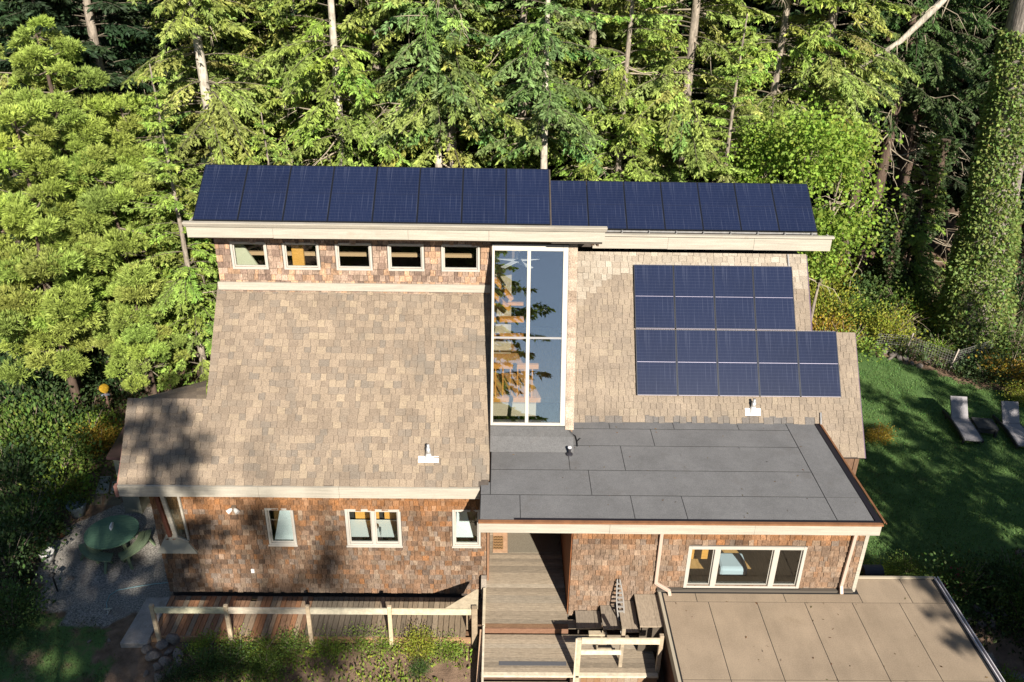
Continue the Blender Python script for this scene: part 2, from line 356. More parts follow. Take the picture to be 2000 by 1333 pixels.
# ---- LEFT MAIN ROOF
c45 = cos(radians(45)); VL = Vector((0, c45, c45)); NL = Vector((0, -c45, c45)); OL = Vector((0, 16.9, 3.99))
mb = MB(); P = lambda u, v: OL+VL*v+Vector((u, 0, 0))
mb.obox(P(-7.32, .0)-NL*.2, (7.1, 0, 0), VL*5.25, NL*.19); mb.obox(P(-9.2, 0)-NL*.2, (1.875, 0, 0), VL*2.06, NL*.19)
roofL = hb(mb, 'roof', M_UNDER, label='tan shingle roof sweeping down on the left')
mb = MB(); tabs(mb, P(0, 0)-Vector((0, 0, 0))+NL*0, (1, 0, 0), VL, [(-9.2, 0), (-.2, 0), (-.2, 5.24), (-7.37, 5.24), (-7.31, 2.18), (-9.27, 2.06)], .178, (.12, .27), pal_roof_a, (.008, .022), rr, gap=.008, cuts=[(-.46, .2, 0, .24)], wavy=.022)
hb(mb, 'shingle_layer', M_TAB, roofL)
# rolled back edge of the small roof: a low hip falling away behind the left wing
A, B, C2 = P(-9.27, 2.06), P(-7.31, 2.15), at_y(404, 743, 20.1)
mb = MB(); n = 8
for i in range(n):
    for j in range(6):
        def q(a, b):
            e = A.lerp(B, a/n); tp = A.lerp(C2, (a/n)); p = e.lerp(tp, b/6); p = p + Vector((0, 0, .09*sin(pi*b/6)*(a/n))); return p
        k = pal_roof_a(rr, 0, 0); mb.face([q(i, j), q(i+1, j), q(i+1, j+1), q(i, j+1)], tuple(c*.8 for c in k))
hb(mb, 'back_slope', M_TAB, roofL)
mb = MB(); boards(mb, -9.2, -.43, 16.84, 16.9, 3.69, 4.0, 3); mb.box(-3.05, -2.4, 16.832, 16.84, 3.74, 3.95)
hb(mb, 'fascia', M_CREAM, roofL)
mb = MB(); mb.box(-9.28, -9.2, 16.82, 16.94, 3.68, 4.0); mb.obox(P(-9.24, 0)-NL*.22, (.04, 0, 0), VL*2.06, NL*.2); hb(mb, 'rake_board', mat('rake_paint', (.3, .15, .12), .7), roofL)
# ---- CLERESTORY
OP_C = [(a+.03, b-.03, 8.22, 8.9) for a, b in ((-6.86, -5.95), (-5.54, -4.62), (-4.2, -3.28), (-2.87, -1.95), (-1.5, -.52))]
def pal_cler(r, u, v):
    k = r.random(); b = (.34, .24, .18) if k < .4 else (.4, .25, .16) if k < .7 else (.22, .15, .115); q = r.uniform(.75, 1.2); return tuple(c*q for c in b)
shingled_wall(-7.25, -.22, 7.55, 9.62, 20.5, OP_C, pal_cler, .17, (.09, .2))
for a, b, c, d in OP_C: window(a-.035, b+.035, c-.035, d+.035, 20.5, fw=.06, sill=False)
mb = MB(); mb.box(-7.3, -.24, 20.42, 20.47, 7.62, 7.83); hb(mb, 'base_trim', M_CREAM)
# ---- UPPER LEFT ROOF
s33 = radians(33); VU = Vector((0, cos(s33), sin(s33))); NU = Vector((0, -sin(s33), cos(s33)))
mb = MB(); o = Vector((-7.47, 19.86, 9.62)); mb.obox(o-NU*.22, (8.73, 0, 0), VU*1.86, NU*.22)
mb.hexa([(-7.47, 21.42, 10.42), (1.26, 21.42, 10.42), (1.26, 25.3, 8.9), (-7.47, 25.3, 8.9), (-7.47, 21.42, 10.62), (1.26, 21.42, 10.62), (1.26, 25.3, 9.1), (-7.47, 25.3, 9.1)])
mb.hexa([(1.265, 19.86, 9.22), (2.52, 19.86, 9.22), (2.52, 22.9, 8.2), (1.265, 22.9, 8.2), (1.265, 19.86, 9.42), (2.52, 19.86, 9.42), (2.52, 22.9, 8.4), (1.265, 22.9, 8.4)])
roofU = hb(mb, 'roof', M_UNDER, label='upper roof carrying the long row of solar panels')
mb = MB(); boards(mb, -7.64, 2.57, 19.8, 19.855, 9.29, 9.57, 4); mb.hexa([(-7.67, 19.76, 9.575), (2.59, 19.76, 9.575), (2.57, 19.855, 9.575), (-7.64, 19.855, 9.575), (-7.69, 19.72, 9.66), (2.61, 19.72, 9.66), (2.57, 19.855, 9.66), (-7.64, 19.855, 9.66)])
mb.box(-7.69, 2.61, 19.72, 19.85, 9.663, 9.69)
mb.box(-7.66, -7.61, 19.857, 21.3, 9.32, 9.6)
hb(mb, 'fascia', M_CREAM, roofU)
mb = MB(); mb.box(-7.6, 2.5, 19.87, 20.49, 9.24, 9.3); mb.bar((2.3, 19.9, 9.22), (2.3, 20.5, 9.1), .08, .1); mb.bar((2.42, 19.9, 9.2), (2.42, 20.5, 9.05), .05, .1); hb(mb, 'soffit', mat('soffit_wood', (.1, .062, .04), .9), roofU)
# ---- GLAZED DORMER
s68 = radians(70); VG = Vector((0, cos(s68), sin(s68))); NG = Vector((0, -sin(s68), cos(s68))); OG = Vector((0, 18.71, 4.64))
G = lambda u, v, n=0: OG+VG*v+Vector((u, 0, 0))+NG*n
def gbox(mb, u0, u1, v0, v1, n0, n1, t=1.0): mb.obox(G(u0, v0, n0), (u1-u0, 0, 0), VG*(v1-v0), NG*(n1-n0), t)
mb = MB(); gbox(mb, -.2, -.135, 0, 4.66, -.05, .05); gbox(mb, 1.6, 1.73, 0, 4.66, -.05, .05); gbox(mb, -.135, 1.6, 4.5, 4.66, -.05, .05); gbox(mb, -.135, 1.6, 0, .075, -.05, .05)
gbox(mb, .69, .78, .075, 4.5, -.05, .045)
glz = hb(mb, 'glazed_wall', M_WHITE, label='tall double glazed wall of four panes', bevel=.006)
mb = MB(); gbox(mb, -.135, .69, 2.26, 2.31, -.03, .03); gbox(mb, .78, 1.6, 2.26, 2.31, -.03, .03); hb(mb, 'transom', mat('grey_transom', (.28, .27, .27), .5), glz)
for u0, u1 in ((-.135, .69), (.78, 1.6)):
    for v0, v1 in ((.075, 2.26), (2.31, 4.5)):
        mb = MB(); gbox(mb, u0, u1, v0, v1, -.008, .0); hb(mb, 'pane', M_BIGGLASS, glz)
mb = MB(); gbox(mb, 1.735, 1.96, -.1, 4.66, -.06, .03)
st = hb(mb, 'corner_strip', M_CORE)
mb = MB(); tabs(mb, G(1.735, -.1, .033), (1, 0, 0), VG, [(0, 0), (.225, 0), (.225, 4.75), (0, 4.75)], .3, (.2, .24), lambda r, u, v: mixt((.46, .37, .29), (.3, .22, .16), r.random()), (.02, .035), rr)
hb(mb, 'shingle_cladding', M_CEDAR, st)
mb = MB()
prism(mb, 1.9, 1.955, [(18.8, 4.0), (20.38, 9.02), (20.38, 9.1), (22.9, 8.2), (23.3, 4.0)]); prism(mb, -.23, -.205, [(17.1, 4.04), (18.55, 4.04), (20.36, 9.1), (20.48, 9.1), (20.48, 7.55)])
mb.box(-.2, 1.9, 20.36, 20.42, 8.95, 9.22)
hb(mb, 'dormer_cheek', mat('cedar_cheek', (.2, .13, .09), .9, noise=(4, .3, (6, 6, 1))))
# ---- RIGHT ROOF
s50 = radians(50); VR = Vector((0, cos(s50), sin(s50))); NR = Vector((0, -sin(s50), cos(s50))); OR_ = Vector((0, 19.86, 4.06))
PR = lambda u, v, n=0: OR_+VR*v+Vector((u, 0, 0))+NR*n
mb = MB(); mb.obox(PR(1.97, .0, -.2), (6.83, 0, 0), VR*4.85, NR*.19); mb.obox(PR(8.82, -.96, -.2), (1.2, 0, 0), VR*3.5, NR*.19)
mb.hexa([(1.97, 22.98, 7.5), (8.8, 22.98, 7.5), (8.8, 25.2, 7.5), (1.97, 25.2, 7.5), (1.97, 22.98, 7.62), (8.8, 22.98, 7.62), (8.8, 25.2, 7.62), (1.97, 25.2, 7.62)])
mb.hexa([(1.97, 22.85, 8.0), (9.2, 22.85, 8.0), (9.05, 24.6, 8.8), (1.97, 24.6, 8.8), (1.97, 22.85, 8.12), (9.2, 22.85, 8.12), (9.05, 24.6, 8.95), (1.97, 24.6, 8.95)])
mb.hexa([(1.97, 24.62, 8.8), (9.05, 24.62, 8.8), (9.05, 25.4, 7.9), (1.97, 25.4, 7.9), (1.97, 24.62, 8.95), (9.05, 24.62, 8.95), (9.05, 25.4, 8.0), (1.97, 25.4, 8.0)])
roofR = hb(mb, 'roof', M_UNDER, label='tan shingle roof on the right under nine solar panels')
mb = MB(); tabs(mb, PR(0, 0), (1, 0, 0), VR, [(1.97, 0), (8.8, 0), (8.8, -.96), (10.05, -.96), (10.06, 2.53), (8.82, 2.53), (8.83, 4.86), (1.97, 4.86)], .185, (.13, .27), pal_roof_b, (.008, .018), rr, gap=.009, wavy=.03)
hb(mb, 'shingle_layer', M_TAB, roofR)
mb = MB(); boards(mb, 2.62, 9.4, 22.76, 22.82, 8.0, 8.38, 3); mb.box(2.62, 9.44, 22.7, 22.82, 8.383, 8.44); mb.box(9.34, 9.38, 22.822, 23.1, 8.1, 8.38)
hb(mb, 'fascia', M_CREAM, roofR)
mb = MB(); mb.obox(PR(10.03, -.96, -.2), (.05, 0, 0), VR*3.5, NR*.19); mb.obox(PR(8.82, 2.56, -.2), (.04, 0, 0), VR*2.3, NR*.19); hb(mb, 'rake_board', mat('purple_brown_rake', (.1, .06, .1), .6), roofR)
mb = MB(); mb.tube([PR(8.28, 4.86, .05), PR(8.3, 4.2, .05)], .022); hb(mb, 'conduit', M_METAL, roofR)
mb = MB(); mb.tube([PR(8.9, .28, .05), PR(8.88, -.05, .06)], .022); hb(mb, 'conduit', M_METAL, roofR)
# ---- FLAT ROOF over the entry and the right room
mb = MB(); mb.box(-.41, 8.86, 15.62, 17.08, 3.8, 4.02); mb.box(-.18, 8.86, 17.085, 19.95, 3.8, 4.02)
roofF = hb(mb, 'roof', M_SEAM, label='flat roof of grey roll roofing')
ys = [15.64]+[at_z(1300, y, 4.05).y for y in (968, 919, 871, 838)]+[19.93]
SPL = [[at_z(q, yy, 4.05).x for q in L_] for L_, yy in (((1016, 1236, 1337), 990), ((1153,), 944), ((1111, 1217), 895), ((1275,), 855), ((1190, 1315, 1440), 830))]; XS = at_z(1595, 940, 4.05).x
mb = MB()
for k, (a, b) in enumerate(zip(ys, ys[1:])):
    xe = [-.4 if a < 16.9 else -.17] + SPL[k] + [XS]
    for c, d in zip(xe, xe[1:]):
        cc = max(c, -.17) if k == 1 else c
        mb.box(cc+.008, d-.008, a+.024, min(b, 19.95)-.005, 4.024, 4.03, rr.uniform(.97, 1.03))
mb.box(-.4, -.18, ys[1]+.024, 17.07, 4.024, 4.03, .98)
mb.box(XS+.014, 8.78, ys[0]+.024, ys[1]-.005, 4.024, 4.03, 1.02); mb.box(XS+.014, 8.78, ys[1]+.012, 19.92, 4.024, 4.03, .99)
hb(mb, 'roofing_sheet', M_ROLL, roofF)
mb = MB(); mb.hexa([(-.2, 18.35, 4.047), (1.96, 18.35, 4.047), (1.96, 18.8, 4.047), (-.2, 18.8, 4.047), (-.2, 18.62, 4.35), (1.96, 18.62, 4.35), (1.96, 18.8, 4.35), (-.2, 18.8, 4.35)], .8)
mb.hexa([(-.2, 18.622, 4.35), (1.96, 18.622, 4.35), (1.96, 18.8, 4.35), (-.2, 18.8, 4.35), (-.2, 18.68, 4.62), (1.73, 18.68, 4.62), (1.73, 18.8, 4.62), (-.2, 18.8, 4.62)], .72)
hb(mb, 'curb', M_ROLL, roofF)
mb = MB(); boards(mb, -.42, 8.92, 15.56, 15.618, 3.72, 4.0, 3); hb(mb, 'fascia', M_CREAM, roofF)
mb = MB(); mb.box(-.43, 8.94, 15.535, 15.62, 4.003, 4.05); mb.bar((8.98, 15.6, 4.06), (8.86, 19.9, 4.06), .025, .025); mb.bar((9.03, 15.6, 4.03), (8.91, 19.9, 4.03), .02, .02); hb(mb, 'drip_edge', M_COPPER, roofF)
mb = MB(); mb.box(.4, 8.86, 15.625, 15.68, 4.047, 4.058); mb.hexa([(8.8, 15.64, 4.0), (8.97, 15.6, 3.98), (8.88, 19.9, 3.98), (8.72, 19.9, 4.0), (8.8, 15.64, 4.05), (8.95, 15.6, 4.05), (8.86, 19.9, 4.05), (8.72, 19.9, 4.05)]); hb(mb, 'gutter', M_DARKMETAL, roofF)
# ---- RIGHT ROOM front wall with three-part window
OP_R = [(4.72, 7.5, 1.62, 2.82)]
pr_ = pal_cedar(.6, 3.4, 3.02)
def pal_right(r, u, v):
    b = pr_(r, u, v); return mixt(b, (.27, .19, .135), .4 if v < 3.0 else .05)
shingled_wall(1.83, 8.9, .62, 3.8, 16.15, OP_R, pal_right, .165, (.09, .22))
window(4.66, 7.56, 1.53, 2.87, 16.15, splits=(5.38, 6.83), fw=.08, label='wide three part window above the garage roof', mw=.13)
mb = MB(); mb.box(8.9, 8.99, 16.1, 16.25, 1.4, 3.8); hb(mb, 'corner_board', M_CREAM)
mb = MB(); mb.box(1.8, 3.9, 16.2, 16.28, .2, .6); hb(mb, 'foundation', mat('grey_skirt_board', (.11, .095, .08), .9, noise=(5, .2, (1, 1, 6))))
mb = MB(); mb.box(1.815, 1.9, 16.29, 19.3, .6, 3.8); mb.box(1.8, 1.826, 16.145, 16.26, .62, 3.8)
hb(mb, 'entry_wall', mat('redwood_planks', (.2, .075, .03), .8, noise=[(7, .35, (1, 9, .4))]))
mb = MB(); mb.box(-.255, -.2, 17.29, 19.3, .2, 3.75); mb.box(-.27, 1.9, 19.35, 19.45, .6, 3.8); hb(mb, 'entry_wall', mat('entry_boards', (.26, .14, .08), .85, noise=(6, .25, (6, 6, 1))))
mb = MB(); mb.box(.35, 1.3, 19.3, 19.345, .67, 2.7); d = hb(mb, 'door', mat('door_paint', (.12, .07, .045), .6)); mb = MB(); mb.tube([(.44, 19.25, 1.65), (.44, 19.3, 1.65)], .03); hb(mb, 'handle', M_METAL, d)
mb = MB(); mb.box(8.78, 8.88, 16.3, 19.85, -.3, 3.8); hb(mb, 'wall', MATS['cedar_side_wall'])
# downspouts
def downspout(pts, r=.045):
    mb = MB()
    for a, b in zip(pts, pts[1:]): mb.bar(a, Vector(b)+(Vector(b)-Vector(a)).normalized()*.02, .085, .07, (0, 1, .2))
    return hb(mb, 'downspout', mat('pink_beige_metal', (.56, .42, .34), .5, metal=.1), bevel=.012)
downspout([(3.93, 15.7, 3.78), (3.95, 16.06, 3.5), (3.95, 16.06, 1.75), (4.28, 15.95, 1.6), (4.3, 15.92, 1.5)])
downspout([(8.62, 15.8, 3.7), (8.62, 16.05, 3.45), (8.58, 16.05, 1.72), (8.58, 15.95, 1.56)])
mb = MB(); mb.box(4.0, 8.9, 16.02, 16.12, 1.5, 1.56); hb(mb, 'flashing', mat('dark_flashing', (.1, .085, .07), .7))
# vents on the roofs
def vent(c, n, base, r, h, lab):
    mb = MB(); c = Vector(c); n = Vector(n)
    mb.tube([c, c+Vector((0, 0, h*.75)), c+Vector((0, 0, h*.76)), c+Vector((0, 0, h))], [r, r, r*.7, r*.62], 14)
    v = hb(mb, 'vent_pipe', M_METAL, label=lab, smooth=True)
    if base:
        u = Vector((1, 0, 0)); w = n.cross(u); b = MB(); b.obox(c-u*base[0]/2-w*base[1]*.65+n*.012, u*base[0], w*base[1], n*.008)
        b.lathe(c+Vector((0, 0, .0)), [(r*1.9, -.02), (r*1.3, .1), (r, .16)], 14); hb(b, 'flashing_plate', mat('white_flashing', (.78, .76, .74), .4, metal=.3), v)
    return v
def on_roofL(px, py):
    d = ray(px, py); t = (OL-CAM).dot(NL)/d.dot(NL); return CAM+d*t
def on_roofR(px, py):
    d = ray(px, py); t = (OR_-CAM).dot(NR)/d.dot(NR); return CAM+d*t
vent(on_roofL(837, 896), NL, (.5, .16), .055, .42, 'galvanised vent pipe on the left roof')
vent(on_roofR(1470, 803), NR, (.42, .2), .06, .38, 'grey vent pipe below the solar panels')
vp = at_z(1112, 888, 4.05); mb = MB(); mb.lathe(vp, [(.09, 0), (.08, .03), (.035, .05), (.035, .16), (.045, .16), (.045, .2), (0, .2)], 14); v = hb(mb, 'vent_pipe', mat('black_pipe', (.03, .028, .034), .5), label='black vent stub on the flat roof'); mb = MB(); mb.lathe(vp, [(.048, .2), (.05, .23), (0, .24)], 12); hb(mb, 'cap', mat('white_cap', (.8, .78, .8), .4), v)
mb = MB(); mb.tube([at_z(1118, 848, 4.07), at_z(1124, 852, 4.07), at_z(1127, 862, 4.07), at_z(1128, 872, 4.07)], .012, 6); mb.tube([at_z(1128, 862, 4.07), at_z(1134, 856, 4.07)], .008, 5); hb(mb, 'cable', M_BLACK, roofF)
# two-headed flood lamp and outlet on the left wall
lp = at_y(457, 990, 17.26); mb = MB(); mb.lathe(lp+Vector((0, -.03, -.06)), [(.0, 0), (.06, .0), (.06, .1), (0, .1)], 12); fl = hb(mb, 'wall_lamp', mat('bronze_lamp', (.2, .15, .11), .5), label='two headed flood lamp under the eave')
for dx in (-.1, .1):
    mb = MB(); a = lp+Vector((dx*.3, -.08, .0)); b = lp+Vector((dx*1.3, -.16, -.06)); mb.tube([a, a.lerp(b, .3), b], [.025, .05, .065], 10); hb(mb, 'lamp_head', mat('lamp_glass', (.7, .66, .62), .3), fl)
ot = at_y(494, 1115, 17.26); mb = MB(); mb.box(ot.x-.04, ot.x+.04, 17.235, 17.27, ot.z-.06, ot.z+.06); hb(mb, 'outlet_box', M_CURTAIN)
for px, py, sx, sz in ((541, 522, .05, .1), (588, 545, .03, .14), (682, 536, .04, .1)):
    q = at_y(px, py, 20.46); mb = MB(); mb.box(q.x-sx, q.x+sx, 20.455, 20.47, q.z-sz, q.z+sz) if False else None
# ---- ROOMS behind the glass
mb = MB(); mb.box(-7.1, -.3, 17.46, 21.9, .45, .6); mb.box(1.95, 8.6, 16.3, 20.0, .45, .6); mb.box(-.2, 1.9, 20.4, 24.9, 4.3, 4.45); mb.box(-7.1, -.26, 20.66, 24.9, 7.35, 7.5)
hb(mb, 'floor', M_FLOORI)
mb = MB(); mb.box(-7.1, -.3, 21.9, 22.0, .6, 7.3); mb.box(1.96, 8.6, 20.02, 20.1, .6, 3.78); mb.box(-.2, 1.9, 24.8, 24.9, 4.45, 8.6); mb.box(-7.1, 1.9, 24.91, 25, 4.4, 9.0); mb.box(-.28, -.235, 20.7, 24.8, 3, 9.0)
hb(mb, 'partition', mat('room_wall', (.14, .11, .085), .9))
# kitchen behind the double window
mb = MB(); mb.box(-4.3, -1.9, 17.46, 18.72, 1.42, 1.5, 1); hb(mb, 'counter', M_CURTAIN)
mb = MB(); mb.box(-3.6, -3.15, 17.55, 17.95, 1.502, 1.53); mb.box(-3.05, -2.62, 17.55, 17.95, 1.502, 1.53); mb.tube([(-3.1, 17.98, 1.5), (-3.1, 17.98, 1.85), (-3.1, 17.9, 1.92), (-3.1, 17.8, 1.86)], .018); hb(mb, 'sink', mat('dark_sink', (.09, .1, .1), .3))
mb = MB(); mb.box(-3.9, -3.25, 18.74, 18.8, 1.52, 2.1); mb.box(-3.1, -2.35, 18.74, 18.8, 1.52, 2.0); hb(mb, 'cabinet', M_WOODI)
mb = MB(); mb.box(-4.4, -1.8, 19.1, 19.3, .6, 2.4); hb(mb, 'kitchen_island', M_DARKROOM)
# blinds: sloping white drapes behind the side windows, right one cut to its sunlit part
mb = MB(); mb.hexa([(-5.8, 17.42, 1.75), (-5.2, 17.42, 1.75), (-5.2, 17.46, 1.75), (-5.8, 17.46, 1.75), (-5.5, 17.62, 3.1), (-5.2, 17.62, 3.1), (-5.2, 17.66, 3.1), (-5.5, 17.66, 3.1)])
mb.hexa([(-1.08, 17.52, 1.92), (-.62, 17.52, 1.92), (-.62, 17.56, 1.92), (-1.08, 17.56, 1.92), (-1.03, 17.52, 3.0), (-.84, 17.52, 3.0), (-.84, 17.56, 3.0), (-1.03, 17.56, 3.0)]); hb(mb, 'curtain', M_CURTAIN)
mb = MB(); mb.box(5.85, 6.6, 17.1, 17.75, 1.0, 1.3); hb(mb, 'bed', mat('pale_bed', (.55, .6, .66), .9), bevel=.08)
mb = MB(); mb.box(4.7, 5.42, 16.95, 17.0, 1.75, 2.2); hb(mb, 'headboard', M_WOODI)
# upper rooms: beam, plank and pale wall seen through the clerestory
mb = MB(); mb.box(-6.6, -.7, 21.0, 21.1, 8.36, 8.45); hb(mb, 'beam', mat('pale_beam', (.62, .36, .2), .6))
mb = MB(); mb.box(-5.4, -5.1, 20.8, 20.9, 8.15, 8.85); hb(mb, 'plank', M_WOODI)
mb = MB(); mb.hexa([(-6.9, 20.8, 7.6), (-6.0, 20.8, 7.6), (-6.0, 20.86, 7.6), (-6.9, 20.86, 7.6), (-6.9, 20.8, 8.9), (-6.75, 20.8, 8.9), (-6.75, 20.86, 8.9), (-6.9, 20.86, 8.9)]); hb(mb, 'partition', M_PLASTER)
# stair hall behind the tall glass
ra = at_y(962, 718, 20.35); rb = at_y(1063, 718, 20.35)
mb = MB(); mb.box(-.2, 1.08, 20.3, 20.4, 5.42, 5.55); mb.box(-.2, 1.05, 20.3, 20.42, 4.36, 4.5)
for k in range(6): mb.box(-.1+.2*k, -.065+.2*k, 20.33, 20.37, 4.5, 5.42)
hb(mb, 'railing', M_WOODI, label='golden timber balustrade behind the tall glass')
mb = MB(); mb.box(-.2, 1.05, 20.32, 20.42, 3.9, 4.3); hb(mb, 'beam', M_PLASTER)
mb = MB(); mb.box(-.2, .72, 22.3, 22.45, 5.3, 5.42); mb.box(-.2, .72, 22.5, 22.65, 5.75, 5.88); mb.box(-.2, .7, 22.7, 22.8, 6.2, 6.28); mb.bar((-.2, 22.4, 7.25), (.36, 22.4, 6.55), .1, .2, (0, 1, 0)); mb.bar((-.2, 22.45, 6.7), (.3, 22.45, 6.2), .1, .14, (0, 1, 0)); hb(mb, 'stair_stringer', M_WOODI)
mb = MB(); mb.hexa([(-.2, 22.9, 4.5), (.36, 22.9, 4.5), (.36, 23.4, 4.5), (-.2, 23.4, 4.5), (-.2, 22.9, 8.0), (.34, 22.9, 8.0), (.34, 23.4, 8.0), (-.2, 23.4, 8.0)]); hb(mb, 'chimney', M_STONE_I)
mb = MB(); mb.tube([(.45, 21.0, 9.0), (.45, 21.0, 8.35)], .02); fan = hb(mb, 'ceiling_fan', M_METAL, label='white ceiling fan hanging behind the tall glass')
for k in range(5):
    a = 2*pi*k/5+.3; b = MB(); d = Vector((cos(a), sin(a), 0)); b.bar(Vector((.45, 21, 8.3))+d*.08, Vector((.45, 21, 8.3))+d*.62, .13, .02); hb(b, 'fan_blade', M_CURTAIN, fan)

# ================================================================== SOLAR PANELS
M_CELL = panelmat(); M_FRAME = mat('black_panel_frame', (.02, .022, .03), .4, metal=.4); M_SILVER = mat('silver_panel_edge', (.38, .35, .44), .35, metal=.3)
def make_panel(w, h, silver):
    t = thing('solar_panel', 'x', 'solar panel')
    mb = MB(); f = .018
    mb.box(0, f, 0, h, -.03, .004); mb.box(w-f, w, 0, h, -.03, .004); mb.box(f, w-f, 0, f, -.03, .004); mb.box(f, w-f, h-f, h, -.03, .004); mb.build('frame', M_FRAME, t)
    mb = MB(); mb.box(f, w-f, f, h-f, -.012, 0); mb.build('cell_sheet', M_CELL, t)
    mb = MB()
    if silver:
        mb.box(f+.01, w-f-.01, h*.5-.005, h*.5+.005, .001, .004); mb.build('centre_strip', M_SILVER, t)
        mb = MB(); mb.box(.02, w-.02, -.009, -.002, -.028, .003); mb.build('bottom_clamp', M_SILVER, t)
        mb = MB(); n = 22
        for k in range(n): mb.box(.03+(w-.06)*k/n, .03+(w-.06)*(k+.45)/n, h+.001, h+.008, -.01, .006)
        mb.build('top_clip', M_SILVER, t)
    else:
        mb.box(f+.01, w-f-.01, h*.5-.004, h*.5+.004, .001, .003); mb.build('centre_strip', mat('dull_strip', (.022, .026, .05), .4), t)
    return t
def copy_thing(t):
    c = t.copy(); COL.objects.link(c)
    for ch in t.children:
        d = ch.copy(); COL.objects.link(d); d.parent = c
    return c
def place(t, O, V, N):
    M = Matrix(((1, V[0], N[0], O[0]), (0, V[1], N[1], O[1]), (0, V[2], N[2], O[2]), (0, 0, 0, 1))); t.matrix_world = M; t.location = M.to_translation(); t.rotation_euler = M.to_euler()
ORD = ['leftmost', 'second from left', 'third from left', 'fourth from left', 'fifth from left', 'sixth from left', 'seventh from left', 'rightmost']
pa = make_panel(1.082, 1.76, False)
for k in range(8):
    o = pa if k == 0 else copy_thing(pa)
    place(o, Vector((-7.47+k*1.087, 19.84, 9.72)), VU, NU); tag(o, f'{ORD[k]} dark blue solar panel in the long row on the upper left roof', 'solar panel', 'solar panels along the upper left roof')
for k in range(7):
    o = copy_thing(pa); place(o, Vector((1.44+k*1.094, 23.15, 8.44)), VU, NU)
    o.scale = (1.005, 1, 1)
    tag(o, f'{ORD[k] if k < 6 else "rightmost"} dark blue solar panel in the row raised above the upper right roof', 'solar panel', 'solar panels along the upper right roof')
ps = make_panel(1.125, 1.86, True)
for k in range(4):
    o = ps if k == 0 else copy_thing(ps); place(o, PR(3.82+k*1.136, 2.615, .1), VR, NR)
    tag(o, f'{["leftmost", "second from left", "third from left", "rightmost"][k]} silver lined solar panel in the top row of the roof block', 'solar panel', 'silver lined solar panels on the right roof')
for k in range(5):
    o = copy_thing(ps); place(o, PR(3.82+k*1.136, .72, .1), VR, NR)
    tag(o, f'{["leftmost", "second from left", "third from left", "fourth from left", "rightmost"][k]} silver lined solar panel in the bottom row of the roof block', 'solar panel', 'silver lined solar panels on the right roof')
# racking under the upper right row
mb = MB(); mb.bar((1.4, 23.2, 8.36), (9.1, 23.2, 8.36), .04, .04); mb.bar((1.4, 24.3, 9.1), (9.1, 24.3, 9.1), .04, .04)
for k in range(9): mb.tube([(2.7+k*.78, 23.1, 8.15), (2.7+k*.78, 23.12, 8.42)], .018, 6)
rk = thing('panel_rack', 'thin metal rack holding the right row of solar panels above the fascia', 'rack'); mb.build('rail', M_METAL, rk)

# ================================================================== GARAGE
garage = thing('garage', 'flat roofed garage with tan roll roofing in front of the right wing', 'garage', (7.6, 13, 0)); GI = Matrix.Translation((-7.6, -13, 0))
mb = MB(); mb.box(4.1, 11.2, 9.0, 16.1, 1.3, 1.465); mb.box(9.02, 11.2, 16.1, 16.56, 1.3, 1.465); rg = mb.build('roof', M_SEAM, garage, inv=GI)
mb = MB(); rows = [(15.72, 16.55), (13.35, 15.72), (11.0, 13.35), (9.05, 11.0)]
xs0 = [4.14, 5.22, 6.42, 7.6, 8.78, 9.95, 11.12]
for k, (a, b) in enumerate(rows):
    xe = [4.14, 4.95, 7.15, 9.05, 10.3, 11.12] if k == 0 else xs0
    for c, d in zip(xe, xe[1:]):
        bb = b if c > 9.0 or k else 16.01
        mb.box(c+.008, d-.008, a+.008, bb-.008, 1.468, 1.474, rr.uniform(.93, 1.06))
mb.build('roofing_sheet', M_TANROLL, rg, inv=GI)
mb = MB(); mb.box(4.03, 4.1, 9, 16.12, 1.22, 1.5); mb.box(9.02, 11.2, 16.562, 16.62, 1.28, 1.52); mb.box(4.0, 11.25, 8.9, 8.98, 1.2, 1.5); mb.build('fascia', mat('dull_cream_trim', (.42, .36, .27), .75), rg, inv=GI)
mb = MB(); mb.box(11.2, 11.225, 8.98, 16.6, 1.4, 1.53); mb.box(11.28, 11.3, 8.98, 16.6, 1.42, 1.54); mb.build('drip_edge', mat('white_drip_edge', (.75, .7, .72), .4, metal=.2), rg, inv=GI)
mb = MB(); mb.box(11.227, 11.278, 8.98, 16.6, 1.4, 1.46); mb.build('gutter', M_DARKMETAL, rg, inv=GI)
mb = MB(); mb.box(4.12, 4.24, 9.0, 16.05, -3, 1.29, 1); mb.box(11.0, 11.15, 9, 16.5, -3, 1.29); mb.box(4.2, 11.0, 9, 9.12, -3, 1.29); mb.box(9.02, 11, 16.4, 16.5, -3, 1.29); mb.build('wall', mat('garage_cedar', (.16, .07, .04), .9, noise=(5, .35, (7, 7, 1))), garage, inv=GI)
# ================================================================== DECK, STEPS, RAMP
def grey(r): 
    k = r.random(); b = (.35, .28, .205) if k < .7 else (.29, .235, .175) if k < .9 else (.38, .315, .24); q = r.uniform(.76, 1.12); return tuple(c*q for c in b)
RED = (.23, .125, .08)
deck = thing('entry_deck', 'weathered grey plank deck and landing leading to the front door', 'deck', (.7, 17, .3)); DI = Matrix.Translation((-.7, -17, -.3))
mb = MB(); y = 15.64; k = 0
while y < 19.3:
    mb.box(-.36, 1.8, y+.007, y+.133, .61, .65+rr.uniform(-.002, .002), tuple(c*rr.uniform(.9, 1.1) for c in RED) if k < 1 else grey(rr)); y += .14; k += 1
for k in range(2): mb.box(1.805, 2.35, 15.64+.14*k+.004, 15.64+.14*k+.136, .61, .65, grey(rr))
mb.box(-.36, 1.8, 15.60, 15.638, .5, .652, RED)
mb.build('boards', M_GREYWOOD, deck, inv=DI)
mb = MB()
